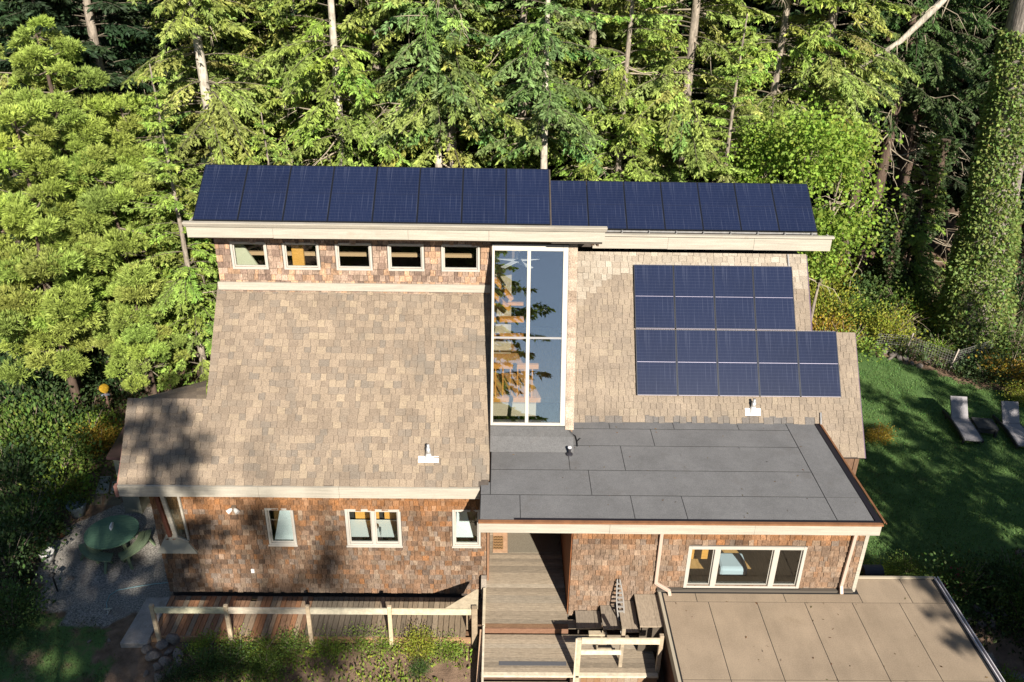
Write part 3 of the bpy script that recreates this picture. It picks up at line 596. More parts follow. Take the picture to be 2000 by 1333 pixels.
for k in range(8): mb.box(-.33, 3.85, 14.42+.147*k+.007, 14.42+.147*k+.14, .43, .47, grey(rr))
mb.build('landing_boards', M_GREYWOOD, deck, inv=DI)
mb = MB(); mb.box(-.35, 3.85, 14.31, 14.418, .42, .475, (1.1, 1.08, 1.05)); mb.box(-.35, 1.72, 12.96, 13.05, .22, .27, (1.1, 1.08, 1.05)); mb.build('nosing', M_PAINTRAIL, deck, inv=DI)
mb = MB(); mb.box(.08, 1.7, 14.62, 14.74, .471, .476); mb.box(.08, 1.7, 14.0, 14.12, .271, .276); mb.build('grip_strip', mat('grey_grip', (.1, .1, .11), .95), deck, inv=DI)
mb = MB()
for k in range(9): mb.box(-.33, 1.75, 13.06+.14*k+.003, 13.06+.14*k+.137, .23, .27, grey(rr))
for k in range(6): mb.box(-.33, 1.75, 12.1+.14*k+.003, 12.1+.14*k+.137, .03, .07, grey(rr))
mb.build('steps', M_GREYWOOD, deck, inv=DI)
mb = MB(); mb.box(-.38, -.34, 12.1, 15.6, -.6, .4); mb.box(-.34, 1.8, 14.45, 14.5, -.6, .42); mb.box(1.78, 1.83, 12, 14.3, -.6, .4); mb.build('stringer', mat('stair_stringer_wood', (.13, .075, .05), .9, noise=(6, .3, (1, 6, 6))), deck, inv=DI)
mb = MB(); x = 1.86
while x < 3.8:
    w = rr.uniform(.13, .18); mb.box(x+.004, min(x+w, 3.85), 14.34, 14.37, -1.2, .42, mixt((.28, .15, .075), (.36, .29, .22), rr.random())); x += w
mb.build('skirt_board', M_GREYWOODY, deck, inv=DI)
mb = MB(); mb.box(-.34, -.27, 15.66, 16.95, .652, .72, (1, .97, .92)); mb.bar((-.3, 15.6, .72), (-.3, 12.0, .32), .05, .05); mb.bar((-.36, 15.58, .6), (-.42, 14.2, .2), .07, .12, t=(.8, .6, .5)); mb.build('handrail', M_PAINTRAIL, deck, inv=DI)
mb = MB(); mb.box(-.4, -.26, 17.02, 17.16, .3, .95, (.34, .29, .24)); mb.build('post', M_GREYWOODY, deck, inv=DI)
# side stair up to the garage roof
stair = thing('side_stair', 'short flight of dark wooden steps climbing to the garage roof', 'stairs', (3, 15.7, .5)); SI = Matrix.Translation((-3, -15.7, -.5))
STEPS = [(2.0, 2.62, .8, 15.5), (2.62, 3.05, .98, 15.3), (3.05, 3.45, 1.15, 15.05), (3.45, 4.02, 1.36, 15.02)]
cols = [(.27, .22, .17), (.27, .22, .17), (.34, .27, .2), (.36, .285, .21)]
for (x0, x1, z, y0), c in zip(STEPS, cols):
    mb = MB(); mb.box(x0, x1-.16, y0, 16.08, z-.04, z, c); mb.box(x1-.155, x1, y0+.01, 16.08, z-.042, z-.002, tuple(q*.93 for q in c)); mb.build('tread', M_GREYWOODY, stair, inv=SI)
M_RISER = mat('dark_riser', (.1, .08, .06), .9)
for (x0, x1, z, y0), c in zip(STEPS, cols):
    mb = MB(); mb.box(x0+.03, x0+.06, y0+.03, 16.06, z-.22, z-.042); mb.build('riser', M_RISER, stair, inv=SI)
mb = MB(); mb.box(3.46, 4.0, 15.05, 15.1, .5, 1.3); mb.build('side_board', M_RISER, stair, inv=SI)
# lattice panel between the steps and the wall
la = at_y(1208, 1130, 16.08); lx = la.x
lat = thing('lattice_panel', 'small triangular white lattice panel beside the side stair', 'lattice', (lx, 15.8, .6)); LI = Matrix.Translation((-lx, -15.8, -.6))
mb = MB(); t0, b1 = Vector((lx, 16.05, la.z)), Vector((lx+.1, 15.42, .68)); wd = lambda k: .02+.15*sin(pi*min(1, k*.9+.08)); sp = [(t0.lerp(b1, k/12), wd(k/12)) for k in range(13)]
for (a, p), (b, q) in zip(sp, sp[1:]):
    mb.bar(a-Vector((p/2, 0, 0)), b-Vector((q/2, 0, 0)), .03, .03, (1, 0, 0)); mb.bar(a+Vector((p/2, 0, 0)), b+Vector((q/2, 0, 0)), .03, .03, (1, 0, 0)); mb.bar(b-Vector((q/2, 0, 0)), b+Vector((q/2, 0, 0)), .03, .04, (0, 0, 1))
mb.v = [tuple(v) for v in mb.v]; mb.build('slat', mat('grey_white_lattice', (.27, .25, .23), .8), lat, inv=LI)
# railing in front of the landing
ral = thing('landing_railing', 'pale weathered railing with three posts in front of the side stair', 'railing', (3, 14.5, .45)); RI = Matrix.Translation((-3, -14.5, -.45))
def post(mb_parent, x, y, z0, z1, w=.1, inv=RI, t=(.85, .82, .76)):
    mb = MB(); mb.box(x-w/2, x+w/2, y-w/2, y+w/2, z0, z1, t); return mb.build('post', M_PAINTRAIL, mb_parent, inv=inv, bevel=.01)
post(ral, 1.93, 14.36, -.8, 1.62); post(ral, 2.98, 14.62, .47, 1.72, .09, t=(.62, .58, .54)); post(ral, 3.86, 14.5, .2, 1.62, .1, t=(.7, .62, .56))
mb = MB(); mb.box(1.99, 3.8, 14.36, 14.41, 1.46, 1.62, (1.12, 1.08, 1.0)); mb.build('top_rail', M_PAINTRAIL, ral, inv=RI)
mb = MB(); mb.box(1.99, 2.93, 14.38, 14.42, 1.1, 1.22, (1.2, 1.2, 1.18)); mb.build('lower_rail', M_PAINTRAIL, ral, inv=RI)
mb = MB(); mb.box(1.84, 1.88, 14.3, 14.34, -.9, 1.66, (1.1, 1.05, 1)); mb.build('trim_board', M_PAINTRAIL, ral, inv=RI)
mb = MB(); mb.box(2.45, 2.9, 15.0, 15.04, .47, .62, (.7, .66, .6)); mb.box(2.45, 2.49, 15.042, 15.3, .47, .62, (.7, .66, .6)); mb.box(2.3, 2.75, 15.42, 15.55, .60, .66, (.8, .75, .68)); mb.build('box_step', M_PAINTRAIL, ral, inv=RI)
# ---- ramp walk along the left wall
ramp = thing('boardwalk', 'boardwalk of mixed red and grey planks below the shingled wall', 'boardwalk', (-4.6, 16.4, 0)); BI = Matrix.Translation((4.6, -16.4, 0))
mb = MB(); x = -8.62
while x < -.85:
    w = rr.choice((.12, .14, .14, .15)); q = (x+8.6)/7.7; k = rr.random()
    if q < .47: c = (.38, .19, .1) if k < .4 else (.27, .155, .095) if k < .62 else (.3, .23, .16) if k < .85 else (.42, .3, .2)
    elif q < .7: c = mixt((.175, .145, .11), (.21, .17, .125), k)
    else: c = (.25, .19, .13) if k < .6 else (.19, .15, .105) if k < .85 else (.3, .235, .165)
    mb.box(x+.007, x+w-.007, 15.76, 17.12 if not (-6.6 < x < -6.45) else 16.95, .155, .2+rr.uniform(-.004, .004), c); x += w
mb.build('plank', M_GREYWOODY, ramp, inv=BI)
mb = MB(); mb.box(-8.64, -.42, 15.71, 15.757, .02, .19, (.62, .42, .3)); mb.box(-8.64, -.9, 17.13, 17.16, .0, .14, (.3, .25, .2)); mb.box(-8.6, -.5, 15.9, 16.0, -.05, .15, (.3, .2, .15)); mb.build('edge_beam', M_PAINTRAIL, ramp, inv=BI)
px = [-8.42, -6.62, -4.62, -2.62]
for k, x in enumerate(px):
    mb = MB(); mb.box(x-.05, x+.05, 15.62, 15.705, -.5, 1.32, (.95, .85, .74)); mb.build('post', M_PAINTRAIL, ramp, inv=BI, bevel=.01)
mb = MB()
for a, b in zip(px, px[1:]+[-.55]): mb.box(a+.055, b-.055, 15.64, 15.68, 1.06, 1.24, tuple(c*rr.uniform(.95, 1.1) for c in (1, .98, .92)))
mb.build('rail', M_PAINTRAIL, ramp, inv=BI)
mb = MB(); mb.box(-.6, -.46, 15.6, 15.72, -.6, 1.3, (.55, .48, .42)); mb.box(-.75, -.68, 16.0, 16.1, .2, .9, (.5, .42, .36)); mb.build('post', M_PAINTRAIL, ramp, inv=BI)
mb = MB(); mb.hexa([(-1.25, 15.7, 1.2), (-.45, 15.7, 1.2), (-.45, 16.35, 1.2), (-.5, 16.35, 1.2), (-1.25, 15.7, 1.23), (-.45, 15.7, 1.23), (-.45, 16.35, 1.23), (-.5, 16.35, 1.23)], (1, .95, .86)); mb.build('corner_brace', M_PAINTRAIL, ramp, inv=BI)
# mats
def tagm(o, *a, **k): return tag(o, *a, **k)
mt = thing('doormat', 'square tan doormat with dark scrolling lines beside the wall', 'doormat', (.06, 18.8, .655)); mb = MB(); mb.box(-.17, .27, -.42, .46, 0, .012); mb.build('mat', mat('tan_mat', (.5, .31, .19), .95, noise=(9, .2, (1, 1, 1))), mt)
mb = MB(); mb.box(-.16, .12, -.3, .26, .013, .018); mb.build('panel', mat('brown_mat', (.34, .2, .09), .95), mt)
mb = MB()
for k in range(5):
    y0 = -.26+.115*k
    for j in range(12): mb.box(-.15+.021*j, -.131+.021*j, y0+.012*sin(j*1.7+k), y0+.03+.016*sin(j*1.7+k), .0182, .022)
mb.build('scroll_line', mat('mat_line', (.07, .04, .02), .95), mt)
mt = thing('doormat', 'wide plain grey doormat in front of the shaded door', 'doormat', (1.0, 18.8, .655)); mb = MB(); mb.box(-.7, .74, -.42, .42, 0, .015); mb.build('mat', mat('grey_mat', (.21, .18, .135), .98, noise=(40, .2, (1, 1, 1))), mt)

# ================================================================== TERRAIN
def hz(x, y):
    z = 0.0
    if y < 15.6: z -= (15.6-y)*.10
    if x > 4: z -= max(0, min(1, (x-4)/6))*max(0, 16.8-y)*.22
    if y < 2: z -= (2-y)*.1 if y > -60 else 6.2
    if y > 36: z += min((y-36)*.06, 6)
    if y > 20 and x < -9: z -= .3*min(1, (y-20)/8)*0
    z = max(z, -12)
    return z + .06*sin(x*.7+.3)*sin(y*.55)*(1 if (abs(x) > 9.5 or y > 26) else .25)
M_GROUND = bpy.data.materials.new('ground'); M_GROUND.use_nodes = True
def ground_material():
    t = M_GROUND.node_tree; N = t.nodes; K = t.links; p = N['Principled BSDF']; p.inputs['Roughness'].default_value = .95; p.inputs['Specular IOR Level'].default_value = .1
    tc = N.new('ShaderNodeTexCoord')
    def nz(sc, d=5):
        q = N.new('ShaderNodeTexNoise'); q.inputs['Scale'].default_value = sc; q.inputs['Detail'].default_value = d; q.inputs['Roughness'].default_value = .65; K.new(tc.outputs['Object'], q.inputs[0]); return q.outputs[0]
    def attr(n):
        a = N.new('ShaderNodeAttribute'); a.attribute_name = n; return a.outputs[0]
    def mr(o, a, b, lo=0., hi=1.):
        q = N.new('ShaderNodeMapRange'); q.inputs['From Min'].default_value = a; q.inputs['From Max'].default_value = b; q.inputs['To Min'].default_value = lo; q.inputs['To Max'].default_value = hi; K.new(o, q.inputs[0]); return q.outputs[0]
    def mix(a, b, f):
        x = N.new('ShaderNodeMix'); x.data_type = 'RGBA'
        for i, v in ((6, a), (7, b)):
            if isinstance(v, tuple): x.inputs[i].default_value = (*v, 1)
            else: K.new(v, x.inputs[i])
        K.new(f, x.inputs[0]); return x.outputs[2]
    def mask(n, sc, w):   # painted region mask broken up with noise
        s = N.new('ShaderNodeMath'); s.operation = 'ADD'; K.new(attr(n), s.inputs[0]); K.new(mr(nz(sc), .3, .7, -w, w), s.inputs[1]); return mr(s.outputs[0], .4, .6)
    soil = mix((.12, .08, .055), (.24, .16, .11), mr(nz(3), .35, .65)); soil = mix(soil, (.17, .12, .08), mr(nz(30), .6, .75))
    grass = mix((.07, .13, .04), (.11, .18, .055), mr(nz(1.2), .35, .65)); grass = mix(grass, (.05, .085, .03), mr(nz(26), .5, .75)); grass = mix(grass, (.11, .085, .04), mr(nz(.55), .6, .75, 0, .7))
    grav = mix((.13, .118, .108), (.42, .385, .34), mr(nz(24, 4), .38, .64)); grav = mix(grav, (.5, .48, .45), mr(nz(110, 2), .66, .72)); grav = mix(grav, (.22, .185, .16), mr(nz(1.4), .5, .75))
    c = mix(soil, grass, mask('lawn', 1.6, .25)); c = mix(c, grav, mask('gravel', 2.2, .16))
    K.new(c, p.inputs['Base Color'])
    b = N.new('ShaderNodeBump'); b.inputs['Strength'].default_value = .7; b.inputs['Distance'].default_value = .04; K.new(nz(28, 6), b.inputs['Height']); K.new(b.outputs[0], p.inputs['Normal'])
ground_material()
def spaced():
    a = [-900, -500, -250, -140, -90, -60, -40]; xs = a + list(np.arange(-28, 28.1, .5)) + [-q for q in reversed(a)]
    ys = [-900, -500, -250, -140, -90, -62, -40, -25, -12, -4] + list(np.arange(0, 46.1, .5)) + [52, 60, 75, 95, 140, 250, 500, 900]
    return xs, ys
xs, ys_ = spaced(); nx, ny = len(xs), len(ys_)
def inpoly(x, y, P):
    r = False
    for (a, b), (c, d) in zip(P, P[1:]+P[:1]):
        if (b > y) != (d > y) and x < (c-a)*(y-b)/(d-b)+a: r = not r
    return r
LAWN = [(9.2, 16.7), (16, 16.5), (22, 18.5), (22, 27), (18.5, 29.3), (15.6, 31.8), (12.5, 33), (10.3, 29), (9.2, 26)]
LAWN2 = [(-13, 12), (-9.6, 12.4), (-9.3, 15.2), (-10.3, 16.5), (-12, 16.8), (-14, 15.5)]
GRAV = [(-12.8, 18.2), (-12.4, 20.8), (-9.6, 21.6), (-8.7, 21.2), (-8.6, 17.3), (-9.3, 16.6), (-10.6, 16.3), (-12.2, 16.9)]
GRAV2 = [(11.2, 10), (11.2, 15.3), (12.6, 15.6), (15, 15), (17, 10)]
me = bpy.data.meshes.new('ground'); me.from_pydata([(x, y, hz(x, y)) for y in ys_ for x in xs], [], [(j*nx+i, j*nx+i+1, (j+1)*nx+i+1, (j+1)*nx+i) for j in range(ny-1) for i in range(nx-1)])
for nm, PP in (('lawn', (LAWN, LAWN2)), ('gravel', (GRAV, GRAV2))):
    a = me.attributes.new(nm, 'FLOAT', 'POINT'); a.data.foreach_set('value', [(.62 if PP[0] is LAWN and inpoly(x, y, LAWN2) else 1.)*float(any(inpoly(x, y, q) for q in PP)) for y in ys_ for x in xs])
me.materials.append(M_GROUND); me.polygons.foreach_set('use_smooth', [True]*len(me.polygons))
g = bpy.data.objects.new('ground', me); COL.objects.link(g); structure(g)

# ================================================================== PATIO AND GARDEN THINGS
M_GREEN = mat('green_painted_wood', (.1, .19, .125), .6, noise=[(3, .2, (1, 14, 1))], bump=(4, .3, (1, 22, 1)))
M_GREEN2 = mat('sage_painted_wood', (.17, .22, .13), .7, noise=(5, .25, (1, 9, 1)), stain=(7, (.3, .28, .2), .66, .72))
c = at_z(218, 1038, .74)
tb = thing('picnic_table', 'round dark green picnic table on the gravel patio', 'table', (c.x, c.y, 0), .25)
mb = MB(); 
for k in range(13):
    y0 = -.715+.11*k; y1 = y0+.105; h = lambda y: .72*sqrt(max(0, 1-(y/.72)**2)); n = 5
    P = [(-h(y0+(y1-y0)*i/n), y0+(y1-y0)*i/n) for i in range(n+1)]; Q = [(-x, y) for x, y in reversed(P)]; R = P+Q
    if max(abs(p[0]) for p in R) < .06: continue
    mb.face([(x, y, .74) for x, y in reversed(R)]); mb.face([(x, y, .7) for x, y in R])
    for p, q in zip(R, R[1:]+R[:1]): mb.face([(p[0], p[1], .74), (q[0], q[1], .74), (q[0], q[1], .7), (p[0], p[1], .7)])
mb.build('tabletop', M_GREEN, tb)
for a in (45, 135, 225, 315):
    mb = MB(); d = Vector((cos(radians(a)), sin(radians(a)), 0)); mb.bar(d*.3+Vector((0, 0, .69)), d*.62, .08, .05, (0, 0, 1)); mb.build('leg', M_GREEN2, tb)
mb = MB(); mb.box(-.5, .5, -.04, .04, .63, .695); mb.box(-.04, .04, -.5, .5, .56, .625); mb.build('brace', M_GREEN2, tb)
def bench(px, py, rz, lab, m):
    c = at_z(px, py, .44); b = thing('curved_bench', lab, 'bench', (c.x, c.y, 0), rz, 'curved benches round the patio table')
    mb = MB(); n = 10; r0, r1 = .8, 1.14; ph = radians(36); off = Vector((0, -.97, 0))
    for i in range(n):
        a, e = -ph+2*ph*i/n, -ph+2*ph*(i+1)/n
        for (ra, rb) in ((r0, (r0+r1)/2-.006), ((r0+r1)/2+.006, r1)):
            p = [Vector((sin(t)*r, cos(t)*r, 0))+off for t, r in ((a, ra), (e, ra), (e, rb), (a, rb))]
            mb.hexa([q+Vector((0, 0, .4)) for q in reversed(p)]+[q+Vector((0, 0, .44)) for q in reversed(p)])
    mb.build('seat', m, b)
    for s in (-1, 1):
        for q in (-1, 1):
            mb = MB(); t = s*radians(26); d = Vector((sin(t), cos(t), 0)); a = d*(.97+.02*q)+off; mb.bar(a+Vector((0, 0, .395)), a+d*q*.2, .07, .04, (0, 0, 1)); mb.build('leg', M_GREEN2, b)
    return b
def brz(px, py): q = at_z(px, py, .44); return atan2(-(q.x-c.x), q.y-c.y)
tbc = c
bench(181, 1082, brz(181, 1082), 'dark green curved bench left of the patio table, flaking paint', M_GREEN2)
bench(270, 1064, brz(270, 1064), 'sage green curved bench between the patio table and the house', M_GREEN2)
nap = thing('folded_cloth', 'crumpled white cloth lying on the round table', 'cloth', at_z(216, 1028, .745)); 
mb = MB(); p = [(-.05, .15, 0), (.02, .17, .0), (.1, -.08, 0), (.09, -.2, 0), (0, -.1, 0), (-.04, 0, 0)]; q = [(x*.5+.01, y*.6, .05+.02*sin(i*2)) for i, (x, y, z) in enumerate(p)]
for i in range(6): j = (i+1) % 6; mb.face([p[i], p[j], q[j], q[i]])
mb.face(list(reversed(q))) if False else mb.face(q); mb.build('fold', M_CURTAIN, nap)
LEAF = {}
def get_leaf(n, c, tr=.3):
    if n not in LEAF: LEAF[n] = leafmat(n, c, tr)
    return LEAF[n]
def tints(n, base, var, rng, sat=.1):
    b = np.array(base)[None]*(1+rng.normal(0, var, (n, 1))); b = b*(1+rng.normal(0, sat, (n, 3))); return np.clip(b, .004, 1)
def blob_leaves(rng, n, R, H, lsz, base, var=.25, clumps=26, up=.4, rim=.62, csz=.3):
    """leafy bush: clumps of leaves spread through an uneven dome"""
    th = rng.uniform(0, 2*pi, clumps); el = rng.uniform(-.1, 1, clumps); r = rng.uniform(rim, 1.12, clumps)
    C = np.stack([R*r*np.cos(th)*np.sqrt(np.clip(1-el*el, .05, 1)), R*r*np.sin(th)*np.sqrt(np.clip(1-el*el, .05, 1)), H*(.15+.8*np.clip(el, 0, 1)*r)], 1)
    ct = 1+rng.normal(0, var*.7, clumps); k = rng.integers(0, clumps, n)
    P = C[k] + rng.normal(0, 1, (n, 3))*np.array([R*csz, R*csz, H*csz*.6]); P[:, 2] = np.abs(P[:, 2])
    D = norm(P-np.array([0, 0, H*.25])) + rng.normal(0, .55, (n, 3)); D[:, 2] += up
    l = rng.uniform(.6, 1.25, n)*lsz
    return leaves(P, D, l, l*.62, rng), tints(n, base, var*.5, rng)*ct[k][:, None]
def bush_mesh(name, seed, n, R, H, lsz, base, **k):
    rng = np.random.default_rng(seed); V, T = blob_leaves(rng, n, R, H, lsz, np.array(base), **k); return quads_mesh(name, V, T)
def stems_mesh(name, seed, R, H, n=7, r=.02):
    rng = np.random.default_rng(seed); mb = MB()
    for i in range(n):
        a = rng.uniform(0, 2*pi); e = rng.uniform(.3, .9); p = [Vector((cos(a)*R*e*t*.9, sin(a)*R*e*t*.9, H*.85*t**.8)) for t in (0, .35, .7, 1)]; mb.tube(p, [r, r*.8, r*.5, r*.25], 5, cap=False)
    me = bpy.data.meshes.new(name); me.from_pydata(mb.v, [], mb.f); return me
M_TWIG = mat('pale_twig', (.26, .2, .155), .95); M_BARK = mat('brown_bark', (.11, .075, .055), .95, noise=[(6, .4, (4, 4, .6)), (1.2, .2, (1, 1, 1))], bump=(9, .8, (4, 4, .5)))
def plant(name, label, cat, loc, me_leaf, leafm, me_stem=None, s=1.0, rz=0, group=None, sz=1.0, stemm=None):
    t = thing(name, label, cat, loc, rz, group); t.scale = (s, s, s*sz)
    o = bpy.data.objects.new('foliage', me_leaf); COL.objects.link(o); o.parent = t
    if not me_leaf.materials: me_leaf.materials.append(leafm)
    if me_stem:
        q = bpy.data.objects.new('stem', me_stem); COL.objects.link(q); q.parent = t
        if not me_stem.materials: me_stem.materials.append(stemm or M_TWIG)
    return t
LM = get_leaf('shrub_leaf', (1, 1, 1), .3)
# pots
def pot(name, label, px, py, r, h, m, leafc, seed, lh=.35):
    c = at_z(px, py, 0); t = thing(name, label, 'plant pot', (c.x, c.y, hz(c.x, c.y)))
    mb = MB(); mb.lathe((0, 0, 0), [(0, 0), (r*.68, 0), (r*.95, h*.75), (r*1.05, h*.9), (r*1.05, h), (r*.9, h), (r*.88, h*.86), (0, h*.86)], 20); mb.build('pot', m, t, smooth=True)
    me = bush_mesh('plant', seed, 260, r*.9, lh, .1, leafc, clumps=9); me.transform(Matrix.Translation((0, 0, h*.85))); me.materials.append(LM); o = bpy.data.objects.new('plant', me); COL.objects.link(o); o.parent = t
pot('flower_pot', 'blue grey glazed pot with a leafy plant at the patio edge', 155, 1008, .27, .42, mat('blue_glaze', (.2, .25, .28), .35, noise=(8, .2, (1, 1, 1))), (.09, .14, .03), 5, .25)
pot('flower_pot', 'white plastic pot standing in the plants left of the table', 96, 1098, .2, .36, mat('white_plastic', (.6, .58, .56), .5), (.05, .09, .02), 6, .4)
pot('flower_pot', 'terracotta pot with a yellow green plant behind the blue pot', 150, 978, .2, .3, mat('terracotta', (.36, .17, .09), .8), (.22, .22, .04), 7, .5)
pot('flower_pot', 'small terracotta pot lying dark in the shade at far left', 52, 1142, .17, .24, MATS['terracotta'], (.03, .05, .015), 8, .15)
pot('flower_pot', 'little terracotta pot with trailing plant near the white pot', 122, 1050, .12, .2, MATS['terracotta'], (.07, .11, .03), 9, .3)
# path light and sprinkler
c = at_z(113, 1156, 0); t = thing('path_light', 'thin black path light stake at the lawn edge', 'garden light', (c.x, c.y, hz(c.x, c.y)))
mb = MB(); mb.tube([(0, 0, 0), (-.02, 0, .55)], .022); mb.build('stake', M_BLACK, t); mb = MB(); mb.lathe((-.02, 0, .55), [(.03, 0), (.09, .03), (.03, .09), (0, .1)], 12); mb.build('shade', M_BLACK, t)
c = at_z(212, 1197, 0); t = thing('sprinkler', 'small metal lawn sprinkler at the end of the hose', 'sprinkler', (c.x, c.y, hz(c.x, c.y)))
mb = MB(); mb.tube([(0, 0, 0), (0, 0, .12)], .02); mb.bar((-.1, 0, .12), (.1, .03, .12), .03, .03); mb.bar((0, -.09, .02), (0, .09, .02), .04, .03); mb.build('body', M_METAL, t)
pts = [at_z(*p, .03) for p in ((330, 1138), (300, 1141), (262, 1147), (230, 1153), (214, 1163), (208, 1178), (210, 1195))]
t = thing('garden_hose', 'thin pale blue hose curving across the gravel to the sprinkler', 'hose', pts[3]); mb = MB(); mb.tube([p-pts[3] for p in pts], .012, 6); mb.build('tube', mat('pale_blue_hose', (.25, .4, .42), .5), t)
# concrete landing of the boardwalk
t = thing('concrete_slab', 'pale concrete slab at the left end of the boardwalk', 'slab', (-9.0, 16.4, 0)); mb = MB(); mb.hexa([(-.36, -.86, -.3), (.32, -.86, -.3), (.36, .74, -.3), (-.26, .72, -.3), (-.36, -.86, .15), (.32, -.86, .15), (.36, .74, .15), (-.26, .72, .15)]); mb.build('slab', mat('pale_concrete', (.36, .32, .29), .9, noise=[(3, .2, (1, 1, 1)), (30, .12, (1, 1, 1))], stain=(2, (.14, .11, .08), .6, .75)), t, bevel=.02)
mb = MB(); mb.hexa([(.9, -1.0, -.2), (1.28, -.95, -.2), (1.3, -.7, -.2), (.88, -.72, -.2), (.93, -.97, .02), (1.24, -.92, .02), (1.26, -.73, .02), (.9, -.75, .02)]); 
# rocks
M_ROCK = mat('grey_rock', (.2, .17, .15), .95, noise=[(4, .3, (1, 1, 1)), (18, .2, (1, 1, 1))], bump=(7, .8))
def rock_mesh(seed):
    rng = np.random.default_rng(seed); import bmesh
    bm = bmesh.new(); bmesh.ops.create_icosphere(bm, subdivisions=3, radius=1); pl = norm(rng.normal(size=(11, 3))); dd = rng.uniform(.62, .9, 11)
    for v in bm.verts:
        p = np.array(v.co)
        for n_, d_ in zip(pl, dd):
            e = p@n_-d_
            if e > 0: p = p-n_*e*.9
        v.co = p
    me = bpy.data.meshes.new('rock'); bm.to_mesh(me); bm.free(); me.materials.append(M_ROCK); return me
ROCKS = [rock_mesh(40+i) for i in range(6)]
def rock(px, py, w, label, group, z=None, flat=.62, i=0):
    c = at_z(px, py, 0); zz = hz(c.x, c.y); c = at_z(px, py, zz); o = bpy.data.objects.new('rock', ROCKS[i % 6]); COL.objects.link(o)
    r = w*(c-CAM).dot(_f)/FPX*.5; o.location = (c.x, c.y, zz+r*flat*.45); o.scale = (r*1.12, r, r*flat*1.1); o.rotation_euler = (.2*i, .15*i, i*1.3); return tag(o, label, 'rock', group)
RK = [(318, 1262, 26), (288, 1270, 22), (300, 1285, 30), (330, 1276, 20), (348, 1282, 26), (322, 1298, 26), (350, 1300, 28), (308, 1306, 22), (334, 1315, 22), (366, 1266, 16), (312, 1328, 26), (285, 1318, 14), (362, 1312, 16), (342, 1252, 34)]
WH = ['under the boardwalk corner post', 'touching the concrete slab', 'at left of the heap, broad and flat', 'in the middle of the heap, upper row', 'at right of the heap, upper row', 'at the centre of the heap', 'right of centre, large and round', 'left of centre, half buried', 'low in the heap, right of the middle', 'small, at the far upper right of the heap', 'lowest in the heap by the frame edge', 'smallest, at far left of the heap', 'small, at far right of the heap', 'squared block under the boardwalk edge']
for k, (a, b, w) in enumerate(RK): rock(a, b, w, 'brown grey rock '+WH[k], 'rocks heaped beside the boardwalk', i=k)
for k, (a, b, w, l) in enumerate([(139, 1130, 12, 'small pale stone beside the path light'), (175, 1254, 9, 'pinkish stone lying on the bare soil'), (213, 1252, 8, 'little pale stone right of the pinkish stone')]): rock(a, b, w, l, 'loose stones on the soil', i=k+2)
RB = [(1908, 1190, 18), (1925, 1205, 24), (1942, 1190, 22), (1915, 1222, 20), (1938, 1224, 22), (1958, 1205, 20), (1958, 1170, 18), (1975, 1225, 22), (1990, 1085, 22), (1895, 1215, 16), (1985, 1330, 16)]
WR = ['top left of the rockery by the garage', 'wide pale one in the middle of the rockery', 'upper right of the rockery middle', 'lower left of the rockery, close to the gutter', 'lowest middle of the rockery', 'right of the rockery middle', 'alone at the top of the rockery', 'far right of the rockery, by dark leaves', 'beside the dark shrub on the right frame edge', 'leftmost of the rockery, half hidden', 'at the bottom right corner of the picture']
for k, (a, b, w) in enumerate(RB): rock(a, b, w, 'pale garden boulder '+WR[k], 'boulders of the rockery', i=k+1)
# stepping stones behind the patio
M_SLATE = mat('stepping_stone', (.2, .16, .115), .9, noise=(4, .25, (1, 1, 1))); M_PAVER = mat('pale_paver', (.34, .34, .32), .9, noise=(9, .2, (1, 1, 1)))
SS = [([(176, 968), (203, 967), (199, 989), (172, 989)], 0), ([(208, 967), (242, 967), (236, 990), (203, 990)], 0), ([(247, 968), (283, 968), (272, 991), (241, 991)], 0), ([(290, 970), (328, 972), (315, 993), (279, 992)], 0),
      ([(193, 943), (215, 942), (212, 966), (186, 966)], 1), ([(220, 943), (232, 943), (232, 966), (216, 966)], 1), ([(196, 933), (218, 932), (216, 940), (194, 941)], 1), ([(334, 960), (372, 960), (360, 984), (324, 982)], 0)]
SL = ['leftmost brown stepping stone in the row behind the patio table', 'second brown stepping stone from the left behind the patio table', 'third brown stepping stone from the left, long and slanted', 'brown stepping stone under the left end of the eave', 'pale square paver left of the stepping row', 'pale narrow paver beside the shed', 'small pale paver farthest back by the shed', 'brown stepping stone hidden beside the bay window']
for (P, kk), lab in zip(SS, SL):
    p = [at_z(*q, .0) for q in P]; c = sum(p, Vector())/4; mb = MB(); mb.hexa([(q-c)+Vector((0, 0, -.03)) for q in reversed(p)]+[(q-c)+Vector((0, 0, .05)) for q in reversed(p)]); o = mb.build('stepping_stone', (M_SLATE, M_PAVER)[kk], bevel=.015); o.location = c; tag(o, lab, 'stepping stone', 'stepping stones along the left wing')
# little shed with brown metal roof at the left end
t = thing('garden_shed', 'little pale shed with a brown metal roof against the left wing', 'shed', (-9.9, 18.0, 0))
A = [at_z(208, 895, 2.2), at_z(238, 897, 2.2), at_z(246, 838, 2.2), at_z(240, 836, 2.2)]; o = Vector((-9.9, 18.0, 0))
mb = MB(); A = [at_z(207, 893, 2.2), at_z(240, 895, 2.2), at_z(252, 832, 2.2), at_z(243, 832, 2.2)]
mb.hexa([q-o-Vector((0, 0, .1)) for q in A]+[q-o for q in A]); mb.build('roof', mat('brown_metal_roof', (.075, .045, .045), .4, metal=.2), t)
x0, y0 = A[0].x+.12, A[0].y+.12
mb = MB(); mb.box(x0-o.x, x0+.5-o.x, y0-o.y, y0+1.3-o.y, 0, 2.09); mb.build('wall', mat('pale_shed_wall', (.26, .26, .2), .8, noise=(5, .15, (1, 1, 1))), t)
